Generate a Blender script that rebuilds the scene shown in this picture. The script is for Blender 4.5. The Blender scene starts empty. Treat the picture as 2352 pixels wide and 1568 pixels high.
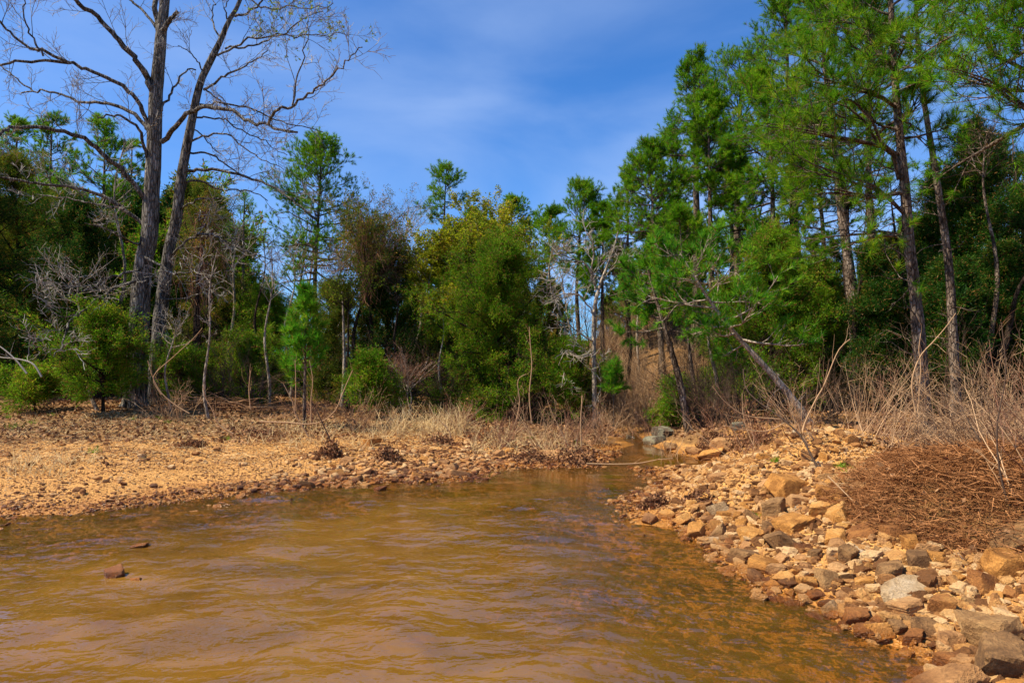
import bpy, math, random
import numpy as np
from math import radians, sin, cos, pi
rng = np.random.default_rng(11)
random.seed(11)
SC = bpy.context.scene
COL = SC.collection
# ------------------------------------------------------------------ camera
CAMH = 1.7
HOR = 843.0                       # horizon row of the photograph (on a 2352 x 1568 grid)
CX, CY, F = 1176.0, 784.0, 1568.0
PITCH = math.atan((HOR - CY) / F)
cam_d = bpy.data.cameras.new('camera'); cam_d.lens = 24.0; cam_d.sensor_width = 36.0
cam_d.clip_start = 0.05; cam_d.clip_end = 3000
cam = bpy.data.objects.new('camera', cam_d); COL.objects.link(cam)
cam.location = (0, 0, CAMH); cam.rotation_euler = (pi/2 + PITCH, 0, 0)
SC.camera = cam
# ------------------------------------------------------------------ light
SUN_EL, SUN_AZ = radians(53), radians(-104)      # azimuth from +Y, clockwise; negative = left
sd_ = np.array([sin(SUN_AZ)*cos(SUN_EL), cos(SUN_AZ)*cos(SUN_EL), sin(SUN_EL)])
sl = bpy.data.lights.new('sun', 'SUN'); sl.energy = 5.0; sl.angle = radians(0.5); sl.color = (1.0, 0.90, 0.70)
so = bpy.data.objects.new('sun', sl); COL.objects.link(so)
from mathutils import Vector
so.rotation_euler = Vector(sd_.tolist()).to_track_quat('Z', 'Y').to_euler()
W = bpy.data.worlds.new("World"); SC.world = W; W.use_nodes = True
wn, wl = W.node_tree.nodes, W.node_tree.links
wn.clear()
def wnode(t, **k):
    n = wn.new(t)
    for a, b in k.items(): setattr(n, a, b)
    return n
wo = wnode('ShaderNodeOutputWorld'); bg = wnode('ShaderNodeBackground'); bg.inputs[1].default_value = 0.115
sky = wnode('ShaderNodeTexSky', sky_type='NISHITA', sun_disc=False, sun_elevation=SUN_EL, sun_rotation=SUN_AZ,
            air_density=1.0, dust_density=0.4, ozone_density=2.5, altitude=300)
hs = wnode('ShaderNodeMixRGB', blend_type='MULTIPLY'); hs.inputs[0].default_value = 1.0; hs.inputs[2].default_value = (0.27, 0.60, 0.98, 1)
tc = wnode('ShaderNodeTexCoord'); mp = wnode('ShaderNodeMapping'); mp.inputs['Scale'].default_value = (1.0, 1.5, 3.6); mp.inputs['Rotation'].default_value = (0.12, 0.1, 0.5)
n1 = wnode('ShaderNodeTexNoise'); n1.inputs['Scale'].default_value = 1.3; n1.inputs['Detail'].default_value = 7; n1.inputs['Roughness'].default_value = 0.5; n1.inputs['Distortion'].default_value = 0.5
cr = wnode('ShaderNodeMapRange', interpolation_type='SMOOTHSTEP'); cr.inputs['From Min'].default_value = 0.33; cr.inputs['From Max'].default_value = 0.78; cr.inputs['To Max'].default_value = 0.55
cm = wnode('ShaderNodeMixRGB'); cm.inputs[2].default_value = (2.7, 3.6, 5.5, 1)
wl.new(tc.outputs['Generated'], mp.inputs[0]); wl.new(mp.outputs[0], n1.inputs['Vector']); wl.new(n1.outputs[0], cr.inputs[0])
wl.new(sky.outputs[0], hs.inputs[1]); wl.new(hs.outputs[0], cm.inputs[1]); wl.new(cr.outputs[0], cm.inputs[0])
wl.new(cm.outputs[0], bg.inputs[0]); wl.new(bg.outputs[0], wo.inputs[0])
SC.view_settings.view_transform = 'Standard'; SC.view_settings.look = 'None'; SC.view_settings.gamma = 1.0
SC.view_settings.exposure = 0.75
SC.render.engine = 'CYCLES'
cy = SC.cycles
cy.max_bounces = 6; cy.diffuse_bounces = 3; cy.glossy_bounces = 3; cy.transmission_bounces = 4; cy.transparent_max_bounces = 8
cy.caustics_reflective = False; cy.caustics_refractive = False; cy.sample_clamp_indirect = 6.0

# ------------------------------------------------------------------ helpers: pixels to places
def ray(u, v):
    a, b = (u - CX)/F, (CY - v)/F
    c, s = cos(PITCH), sin(PITCH)
    return np.array([a, c - b*s, s + b*c])
def at(u, v, Y):                       # the point seen at (u, v) at depth Y
    d = ray(u, v); return np.array([0, 0, CAMH]) + d*(Y/d[1])
def flat(u, v, z=0.0):                 # the point at height z seen at (u, v)
    d = ray(u, v); return np.array([0, 0, CAMH]) + d*((z - CAMH)/d[2])
def nrm(a): return a/np.maximum(np.linalg.norm(a, axis=-1, keepdims=True), 1e-9)
def vnoise(x, y, seed=0):
    x = np.asarray(x, float); y = np.asarray(y, float)
    xi, yi = np.floor(x).astype(np.int64), np.floor(y).astype(np.int64)
    fx, fy = x - xi, y - yi
    fx = fx*fx*(3 - 2*fx); fy = fy*fy*(3 - 2*fy)
    def h(a, b):
        n = (a*374761393 + b*668265263 + seed*1442695041) & 0xffffffff
        n = ((n ^ (n >> 13))*1274126177) & 0xffffffff
        n = ((n ^ (n >> 16))*2246822519) & 0xffffffff
        return ((n ^ (n >> 15)) & 0xffff)/65535.0
    return (h(xi, yi)*(1-fx) + h(xi+1, yi)*fx)*(1-fy) + (h(xi, yi+1)*(1-fx) + h(xi+1, yi+1)*fx)*fy*1.0
def fbm(x, y, o=4, seed=0):
    s, a, t = 0, 1.0, 0
    for i in range(o):
        s = s + a*(vnoise(np.asarray(x)*2**i + 17.3*i, np.asarray(y)*2**i - 9.1*i, seed+i) - 0.5); t += a; a *= 0.5
    return s/t
def sstep(a, b, x):
    t = np.clip((np.asarray(x, float) - a)/(b - a), 0, 1); return t*t*(3 - 2*t)

# ------------------------------------------------------------------ mesh building
def make_mesh(name, V, faces, mat=None, smooth=False, attrs=None):
    """V (n,3); faces: list of int arrays (m,k)."""
    me = bpy.data.meshes.new(name)
    faces = [f for f in faces if len(f)]
    me.vertices.add(len(V)); me.vertices.foreach_set('co', np.asarray(V, np.float32).ravel())
    nl = sum(f.size for f in faces); nf = sum(len(f) for f in faces)
    me.loops.add(nl); me.polygons.add(nf)
    me.loops.foreach_set('vertex_index', np.concatenate([f.ravel() for f in faces]).astype(np.int32))
    tot = np.concatenate([np.full(len(f), f.shape[1]) for f in faces])
    st = np.concatenate([[0], np.cumsum(tot)[:-1]]).astype(np.int32)
    me.polygons.foreach_set('loop_start', st)
    me.polygons.foreach_set('use_smooth', np.full(nf, smooth, bool))
    for k, v in (attrs or {}).items():
        at_ = me.attributes.new(k, 'FLOAT', 'POINT'); at_.data.foreach_set('value', np.asarray(v, np.float32))
    me.update(calc_edges=True)
    if mat: me.materials.append(mat)
    return me
def link(name, me, parent=None, loc=None):
    o = bpy.data.objects.new(name, me); COL.objects.link(o)
    if parent is not None: o.parent = parent
    if loc is not None: o.location = loc
    return o
def tag(o, label=None, cat=None, group=None, kind=None):
    if label: o['label'] = label
    if cat: o['category'] = cat
    if group: o['group'] = group
    if kind: o['kind'] = kind
    return o
def empty(name, loc, label, cat, group=None):
    o = bpy.data.objects.new(name, None); COL.objects.link(o); o.location = loc
    o.empty_display_size = 0.1
    return tag(o, label, cat, group)
class Geo:
    def __init__(s): s.V, s.Fq, s.Ft, s.n = [], [], [], 0
    def add(s, V, q=None, t=None):
        if q is not None and len(q): s.Fq.append(q + s.n)
        if t is not None and len(t): s.Ft.append(t + s.n)
        s.V.append(V); s.n += len(V)
    def mesh(s, name, mat, smooth=False, origin=(0, 0, 0)):
        V = np.concatenate(s.V) - np.asarray(origin)
        fs = []
        if s.Fq: fs.append(np.concatenate(s.Fq))
        if s.Ft: fs.append(np.concatenate(s.Ft))
        return make_mesh(name, V, fs, mat, smooth)
    def tubes(s, P, R, sides=5, cap=False, rough=0.0):
        n, k = P.shape[:2]
        T = np.empty_like(P); T[:, 1:-1] = P[:, 2:] - P[:, :-2]; T[:, 0] = P[:, 1] - P[:, 0]; T[:, -1] = P[:, -1] - P[:, -2]
        T = nrm(T)
        ref = np.where(np.abs(T[:, :1, 2:3]) > 0.8, np.array([1.0, 0, 0]), np.array([0, 0, 1.0]))
        A = nrm(np.cross(T, ref)); B = np.cross(T, A)
        ang = np.arange(sides)*2*pi/sides
        ca, sa = np.cos(ang), np.sin(ang)
        RR = R[:, :, None, None]
        if rough: RR = RR*(1 + rough*rng.uniform(-1, 1, (n, k, sides, 1)))
        V = P[:, :, None, :] + RR*(A[:, :, None, :]*ca[None, None, :, None] + B[:, :, None, :]*sa[None, None, :, None])
        idx = np.arange(n*k*sides).reshape(n, k, sides)
        a = idx[:, :-1, :]; b = idx[:, 1:, :]
        q = np.stack([a, np.roll(a, -1, 2), np.roll(b, -1, 2), b], -1).reshape(-1, 4)
        s.add(V.reshape(-1, 3), q)
        if cap:
            base = s.n
            e = idx[:, -1, :]
            ct = P[:, -1]; t = []
            for i in range(n):
                for j in range(sides): t.append((e[i, j], e[i, (j+1) % sides], n*k*sides + i))
            s.V.append(ct); s.Ft.append(np.array(t) + s.n - n*k*sides); s.n += n
    def blades(s, O, D, L, w, fold=False):           # one tapered triangle from each O along D
        n = len(O)
        pr = nrm(np.cross(D, rng.normal(size=(n, 3))))
        L = np.broadcast_to(L, (n,))[:, None]; w = np.broadcast_to(w, (n,))[:, None]
        V = np.stack([O - pr*w/2, O + pr*w/2, O + D*L], 1).reshape(-1, 3)
        s.add(V, None, np.arange(n*3).reshape(n, 3))
    def leaves(s, O, D, L, w):                      # a kite of four corners
        n = len(O)
        pr = nrm(np.cross(D, rng.normal(size=(n, 3))))
        L = np.broadcast_to(L, (n,))[:, None]; w = np.broadcast_to(w, (n,))[:, None]
        V = np.stack([O, O + D*L*0.5 - pr*w/2, O + D*L, O + D*L*0.5 + pr*w/2], 1).reshape(-1, 3)
        s.add(V, np.arange(n*4).reshape(n, 4))

def grow(P0, D0, L, k=5, up=0.0, wander=0.25, seedup=None):
    """batch of limbs: returns (n,k+1,3)"""
    n = len(P0); P = np.empty((n, k+1, 3)); P[:, 0] = P0; D = nrm(np.array(D0, float))
    L = np.broadcast_to(L, (n,)).astype(float)
    up = np.broadcast_to(up, (n,)).astype(float)
    for i in range(k):
        D = nrm(D + rng.normal(size=(n, 3))*wander + np.array([0, 0, 1.0])*up[:, None])
        P[:, i+1] = P[:, i] + D*(L/k)[:, None]
    return P
def taper(P, r0, r1):
    n, k = P.shape[:2]; t = np.linspace(0, 1, k)[None]
    r0 = np.broadcast_to(r0, (n,))[:, None]; r1 = np.broadcast_to(r1, (n,))[:, None]
    return r0*(1-t) + r1*t
def offshoot(P, R, m, t0=0.25, t1=1.0, ang=0.9, flatten=0.0, even=True):
    """m children per limb: origins, directions, radius there, t"""
    n, k = P.shape[:2]
    t = t0 + (t1-t0)*((np.arange(m)[None] + rng.uniform(0, 1, (n, m)))/m)
    f = t*(k-1); i = np.minimum(f.astype(int), k-2); f = (f - i)[..., None]
    r = np.arange(n)[:, None]
    O = P[r, i]*(1-f) + P[r, i+1]*f
    T = nrm(P[r, i+1] - P[r, i])
    q = rng.normal(size=T.shape); q[..., 2] *= (1-flatten)
    pr = nrm(q - T*np.sum(q*T, -1, keepdims=True))
    a = ang*rng.uniform(0.7, 1.25, (n, m, 1))
    D = T*np.cos(a) + pr*np.sin(a)
    Rr = R[r, i]*(1-f[..., 0]) + R[r, i+1]*f[..., 0]
    return O.reshape(-1, 3), D.reshape(-1, 3), Rr.ravel(), t.ravel(), np.repeat(np.arange(n), m)

# ------------------------------------------------------------------ materials
def newmat(name):
    m = bpy.data.materials.new(name); m.use_nodes = True; m.node_tree.nodes.clear(); return m, m.node_tree.nodes, m.node_tree.links
def N(ns, t, **k):
    n = ns.new(t)
    for a, b in k.items():
        if a.startswith('i_'): n.inputs[a[2:].replace('_', ' ')].default_value = b
        else: setattr(n, a, b)
    return n
def c4(c): return (c[0], c[1], c[2], 1)
def foliage_mat(name, c1, c2, trans=0.35, c3=None, scale=1.3, dry=0.09):
    m, ns, ls = newmat(name)
    out = N(ns, 'ShaderNodeOutputMaterial'); geo = N(ns, 'ShaderNodeNewGeometry')
    nz = N(ns, 'ShaderNodeTexNoise', i_Scale=scale, i_Detail=2.0)
    ls.new(geo.outputs['Position'], nz.inputs['Vector'])
    add = N(ns, 'ShaderNodeMath', operation='ADD'); ls.new(nz.outputs[0], add.inputs[0])
    mul = N(ns, 'ShaderNodeMath', operation='MULTIPLY_ADD'); mul.inputs[1].default_value = 0.7; mul.inputs[2].default_value = -0.35
    ls.new(geo.outputs['Random Per Island'], mul.inputs[0]); ls.new(mul.outputs[0], add.inputs[1])
    oi = N(ns, 'ShaderNodeObjectInfo')
    rp = N(ns, 'ShaderNodeValToRGB'); rp.color_ramp.elements[0].position = 0.25; rp.color_ramp.elements[1].position = 0.75
    rp.color_ramp.elements[0].color = c4(c1); rp.color_ramp.elements[1].color = c4(c2)
    if c3: e = rp.color_ramp.elements.new(0.93); e.color = c4(c3)
    ls.new(add.outputs[0], rp.inputs[0])
    dead = N(ns, 'ShaderNodeMath', operation='MULTIPLY'); dead.inputs[1].default_value = 7.31; ls.new(geo.outputs['Random Per Island'], dead.inputs[0])
    frc = N(ns, 'ShaderNodeMath', operation='FRACT'); ls.new(dead.outputs[0], frc.inputs[0])
    gt = N(ns, 'ShaderNodeMath', operation='LESS_THAN'); gt.inputs[1].default_value = dry; ls.new(frc.outputs[0], gt.inputs[0])
    dm_ = N(ns, 'ShaderNodeMixRGB'); dm_.inputs[2].default_value = (0.26, 0.13, 0.035, 1); ls.new(gt.outputs[0], dm_.inputs[0]); ls.new(rp.outputs[0], dm_.inputs[1]); rp = dm_
    d = N(ns, 'ShaderNodeBsdfDiffuse'); t = N(ns, 'ShaderNodeBsdfTranslucent'); g = N(ns, 'ShaderNodeBsdfGlossy', i_Roughness=0.45)
    g.inputs[0].default_value = (0.8, 0.85, 0.8, 1)
    m1 = N(ns, 'ShaderNodeMixShader'); m1.inputs[0].default_value = min(.55, trans + .1)
    m2 = N(ns, 'ShaderNodeMixShader'); m2.inputs[0].default_value = 0.006
    ls.new(rp.outputs[0], d.inputs[0]); ls.new(rp.outputs[0], t.inputs[0])
    ls.new(d.outputs[0], m1.inputs[1]); ls.new(t.outputs[0], m1.inputs[2])
    ls.new(m1.outputs[0], m2.inputs[1]); ls.new(g.outputs[0], m2.inputs[2]); ls.new(m2.outputs[0], out.inputs[0])
    return m
def bark_mat(name, c1, c2, scale=6.0, zs=0.25, bump=0.6, c3=None):
    m, ns, ls = newmat(name)
    out = N(ns, 'ShaderNodeOutputMaterial'); tcn = N(ns, 'ShaderNodeTexCoord'); mpn = N(ns, 'ShaderNodeMapping')
    mpn.inputs['Scale'].default_value = (1, 1, zs); ls.new(tcn.outputs['Object'], mpn.inputs[0])
    nz = N(ns, 'ShaderNodeTexNoise', i_Scale=scale, i_Detail=6.0, i_Roughness=0.65, i_Distortion=0.6); ls.new(mpn.outputs[0], nz.inputs['Vector'])
    vo = N(ns, 'ShaderNodeTexVoronoi', i_Scale=scale*2.2, feature='DISTANCE_TO_EDGE'); ls.new(mpn.outputs[0], vo.inputs['Vector'])
    vr = N(ns, 'ShaderNodeMapRange'); vr.inputs['From Max'].default_value = 0.16; ls.new(vo.outputs[0], vr.inputs[0])
    rp = N(ns, 'ShaderNodeValToRGB'); rp.color_ramp.elements[0].position = 0.38; rp.color_ramp.elements[1].position = 0.62
    rp.color_ramp.elements[0].color = c4(c1); rp.color_ramp.elements[1].color = c4(c2)
    if c3: e = rp.color_ramp.elements.new(0.72); e.color = c4(c3)
    ls.new(nz.outputs[0], rp.inputs[0])
    mx = N(ns, 'ShaderNodeMixRGB', blend_type='MULTIPLY'); mx.inputs[0].default_value = 0.55
    ls.new(rp.outputs[0], mx.inputs[1]); ls.new(vr.outputs[0], mx.inputs[2])
    ad = N(ns, 'ShaderNodeMath', operation='ADD'); ls.new(nz.outputs[0], ad.inputs[0]); ls.new(vr.outputs[0], ad.inputs[1])
    bp = N(ns, 'ShaderNodeBump', i_Strength=bump, i_Distance=0.03); ls.new(ad.outputs[0], bp.inputs['Height'])
    d = N(ns, 'ShaderNodeBsdfDiffuse'); ls.new(mx.outputs[0], d.inputs[0]); ls.new(bp.outputs[0], d.inputs['Normal'])
    ls.new(d.outputs[0], out.inputs[0])
    return m
def twig_mat(name, c1, c2):
    m, ns, ls = newmat(name)
    out = N(ns, 'ShaderNodeOutputMaterial'); geo = N(ns, 'ShaderNodeNewGeometry')
    mx = N(ns, 'ShaderNodeMixRGB'); mx.inputs[1].default_value = c4(c1); mx.inputs[2].default_value = c4(c2)
    ls.new(geo.outputs['Random Per Island'], mx.inputs[0])
    d = N(ns, 'ShaderNodeBsdfDiffuse'); ls.new(mx.outputs[0], d.inputs[0]); ls.new(d.outputs[0], out.inputs[0])
    return m
def rock_mat(name, cols, wet=True, patch=None, island=False, scale=7.0):
    m, ns, ls = newmat(name)
    out = N(ns, 'ShaderNodeOutputMaterial'); geo = N(ns, 'ShaderNodeNewGeometry'); tcn = N(ns, 'ShaderNodeTexCoord'); oi = N(ns, 'ShaderNodeObjectInfo')
    nz = N(ns, 'ShaderNodeTexNoise', i_Scale=scale, i_Detail=8.0, i_Roughness=0.62, i_Distortion=0.8); ls.new(geo.outputs['Position'], nz.inputs['Vector'])
    rp = N(ns, 'ShaderNodeValToRGB'); els = rp.color_ramp.elements
    k = len(cols)
    els[0].position = 0.28; els[0].color = c4(cols[0]); els[1].position = 0.74; els[1].color = c4(cols[-1])
    for i in range(1, k-1): e = els.new(0.28 + 0.46*i/(k-1)); e.color = c4(cols[i])
    src = nz.outputs[0]
    if island:
        a = N(ns, 'ShaderNodeMath', operation='MULTIPLY_ADD'); a.inputs[1].default_value = 0.62; a.inputs[2].default_value = -0.31
        ls.new(geo.outputs['Random Per Island'], a.inputs[0])
        b = N(ns, 'ShaderNodeMath', operation='ADD'); ls.new(nz.outputs[0], b.inputs[0]); ls.new(a.outputs[0], b.inputs[1]); src = b.outputs[0]
    else:
        a = N(ns, 'ShaderNodeMath', operation='MULTIPLY_ADD'); a.inputs[1].default_value = 0.3; a.inputs[2].default_value = -0.15
        ls.new(oi.outputs['Random'], a.inputs[0])
        b = N(ns, 'ShaderNodeMath', operation='ADD'); ls.new(nz.outputs[0], b.inputs[0]); ls.new(a.outputs[0], b.inputs[1]); src = b.outputs[0]
    ls.new(src, rp.inputs[0]); col = rp.outputs[0]
    nf = N(ns, 'ShaderNodeTexNoise', i_Scale=60.0, i_Detail=4.0, i_Roughness=0.7); ls.new(geo.outputs['Position'], nf.inputs['Vector'])
    fr = N(ns, 'ShaderNodeMapRange'); fr.inputs['From Min'].default_value = 0.3; fr.inputs['From Max'].default_value = 0.7; fr.inputs['To Min'].default_value = 0.58; fr.inputs['To Max'].default_value = 1.08
    ls.new(nf.outputs[0], fr.inputs[0])
    mm = N(ns, 'ShaderNodeMixRGB', blend_type='MULTIPLY'); mm.inputs[0].default_value = 1; ls.new(col, mm.inputs[1]); ls.new(fr.outputs[0], mm.inputs[2]); col = mm.outputs[0]
    if patch:
        np_ = N(ns, 'ShaderNodeTexNoise', i_Scale=5.0, i_Detail=5.0, i_Roughness=0.6); ls.new(geo.outputs['Position'], np_.inputs['Vector'])
        pr = N(ns, 'ShaderNodeMapRange'); pr.inputs['From Min'].default_value = 0.47; pr.inputs['From Max'].default_value = 0.56; ls.new(np_.outputs[0], pr.inputs[0])
        pm = N(ns, 'ShaderNodeMixRGB'); ls.new(pr.outputs[0], pm.inputs[0]); ls.new(col, pm.inputs[1]); pm.inputs[2].default_value = c4(patch); col = pm.outputs[0]
    bs = N(ns, 'ShaderNodeBsdfPrincipled'); bs.inputs['Specular IOR Level'].default_value = 0.3
    if wet:                                     # wet band just above the waterline
        sp = N(ns, 'ShaderNodeSeparateXYZ'); ls.new(geo.outputs['Position'], sp.inputs[0])
        wj = N(ns, 'ShaderNodeMath', operation='MULTIPLY_ADD'); wj.inputs[1].default_value = -0.10; ls.new(nz.outputs[0], wj.inputs[0]); ls.new(sp.outputs['Z'], wj.inputs[2])
        wr = N(ns, 'ShaderNodeMapRange'); wr.inputs['From Min'].default_value = -0.02; wr.inputs['From Max'].default_value = 0.055; wr.inputs['To Min'].default_value = 1; wr.inputs['To Max'].default_value = 0
        ls.new(wj.outputs[0], wr.inputs[0])
        wm = N(ns, 'ShaderNodeMixRGB', blend_type='MULTIPLY'); wm.inputs[2].default_value = (0.66, 0.50, 0.34, 1)
        ls.new(wr.outputs[0], wm.inputs[0]); ls.new(col, wm.inputs[1]); col = wm.outputs[0]
        rr = N(ns, 'ShaderNodeMapRange'); rr.inputs['To Min'].default_value = 0.85; rr.inputs['To Max'].default_value = 0.18; ls.new(wr.outputs[0], rr.inputs[0]); ls.new(rr.outputs[0], bs.inputs['Roughness'])
    else: bs.inputs['Roughness'].default_value = 0.85
    bp = N(ns, 'ShaderNodeBump', i_Strength=0.9, i_Distance=0.03)
    ad = N(ns, 'ShaderNodeMath', operation='ADD'); ls.new(nf.outputs[0], ad.inputs[0]); ls.new(nz.outputs[0], ad.inputs[1]); ls.new(ad.outputs[0], bp.inputs['Height'])
    ls.new(bp.outputs[0], bs.inputs['Normal']); ls.new(col, bs.inputs['Base Color']); ls.new(bs.outputs[0], out.inputs[0])
    return m

M = {}
M['pine'] = foliage_mat('pine_needles', (0.030, 0.145, 0.004), (0.200, 0.440, 0.008), 0.42, (0.360, 0.504, 0.024))
M['pine_bright'] = foliage_mat('young_pine_needles', (0.033, 0.176, 0.009), (0.165, 0.418, 0.018), 0.45, (0.374, 0.550, 0.022))
M['pine_yellow'] = foliage_mat('sunlit_pine_needles', (0.036, 0.160, 0.005), (0.205, 0.410, 0.010), 0.45, (0.483, 0.506, 0.023))  # yellower needle tone for the near pines
M['cedar'] = foliage_mat('cedar_sprays', (0.060, 0.165, 0.006), (0.190, 0.350, 0.010), 0.40, (0.44, 0.42, 0.025), dry=.16)
M['cedar_dark'] = foliage_mat('dark_cedar_sprays', (0.011, 0.048, 0.006), (0.042, 0.112, 0.009), 0.3, (0.14, 0.165, 0.014))  # colour darkened further to carry the shade inside the wood
M['cedar_rust'] = foliage_mat('browned_cedar_sprays', (0.053, 0.098, 0.011), (0.180, 0.225, 0.015), 0.35, (0.510, 0.255, 0.030))
M['yellow'] = foliage_mat('spring_leaves', (0.14, 0.19, 0.009), (0.40, 0.42, 0.014), 0.45, (0.55, 0.36, 0.02))
M['lime'] = foliage_mat('lime_leaves', (0.099, 0.165, 0.013), (0.264, 0.330, 0.022), 0.45)
M['oakbark'] = bark_mat('furrowed_bark', (0.06, 0.05, 0.04), (0.28, 0.25, 0.215), 8, 0.2, 1.0, (0.46, 0.42, 0.36))
M['pinebark'] = bark_mat('pine_bark', (0.065, 0.042, 0.030), (0.27, 0.20, 0.15), 9, 0.35, 0.8, (0.52, 0.43, 0.35))
M['palebark'] = bark_mat('pale_bark', (0.22, 0.165, 0.12), (0.55, 0.45, 0.34), 6, 0.4, 0.4)
M['darkbark'] = bark_mat('dark_bark', (0.018, 0.013, 0.010), (0.075, 0.052, 0.038), 9, 0.35, 0.6)
M['twig'] = twig_mat('grey_twigs', (0.20, 0.175, 0.145), (0.46, 0.42, 0.36))
M['twig_pale'] = twig_mat('pale_twigs', (0.26, 0.21, 0.155), (0.52, 0.45, 0.36))
M['twig_red'] = twig_mat('reddish_twigs', (0.15, 0.065, 0.035), (0.38, 0.20, 0.12))
M['twig_dark'] = twig_mat('dark_twigs', (0.04, 0.025, 0.018), (0.13, 0.085, 0.06))
M['switch'] = twig_mat('tan_switches', (0.22, 0.115, 0.055), (0.56, 0.36, 0.20))
M['straw'] = twig_mat('straw', (0.46, 0.30, 0.12), (0.78, 0.58, 0.30))
M['needle_litter'] = twig_mat('red_needle_litter', (0.12, 0.042, 0.014), (0.44, 0.20, 0.08))
M['leaf_litter'] = twig_mat('dead_leaves', (0.14, 0.065, 0.028), (0.40, 0.22, 0.11))
M['dark_litter'] = twig_mat('dark_litter', (0.11, 0.050, 0.024), (0.42, 0.21, 0.10))
M['grass'] = foliage_mat('green_grass', (0.080, 0.200, 0.010), (0.220, 0.360, 0.020), 0.3)
ROCKS = {
 'tan': rock_mat('tan_stone', [(0.24, 0.105, 0.036), (0.50, 0.245, 0.088), (0.64, 0.355, 0.145)]),
 'ochre': rock_mat('ochre_stone', [(0.32, 0.125, 0.022), (0.62, 0.275, 0.060), (0.76, 0.41, 0.13)]),
 'brown': rock_mat('brown_stone', [(0.15, 0.070, 0.025), (0.34, 0.175, 0.064), (0.48, 0.27, 0.105)]),
 'rust': rock_mat('rust_stone', [(0.15, 0.05, 0.015), (0.36, 0.14, 0.035), (0.52, 0.24, 0.06)]),
 'pale': rock_mat('pale_stone', [(0.30, 0.17, 0.075), (0.50, 0.33, 0.17), (0.66, 0.49, 0.31)]),
 'grey': rock_mat('lichened_stone', [(0.09, 0.062, 0.04), (0.24, 0.18, 0.12)], patch=(0.22, 0.20, 0.13)),
}
M['gravel'] = rock_mat('gravel_stone', [(0.17, 0.065, 0.020), (0.42, 0.18, 0.055), (0.60, 0.30, 0.10), (0.74, 0.47, 0.22)], island=True, scale=3.0)

M['gravel_yellow'] = rock_mat('yellow_gravel_stone', [(0.19, 0.075, 0.020), (0.46, 0.205, 0.060), (0.62, 0.32, 0.10), (0.72, 0.45, 0.21)], island=True, scale=3.0)

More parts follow.
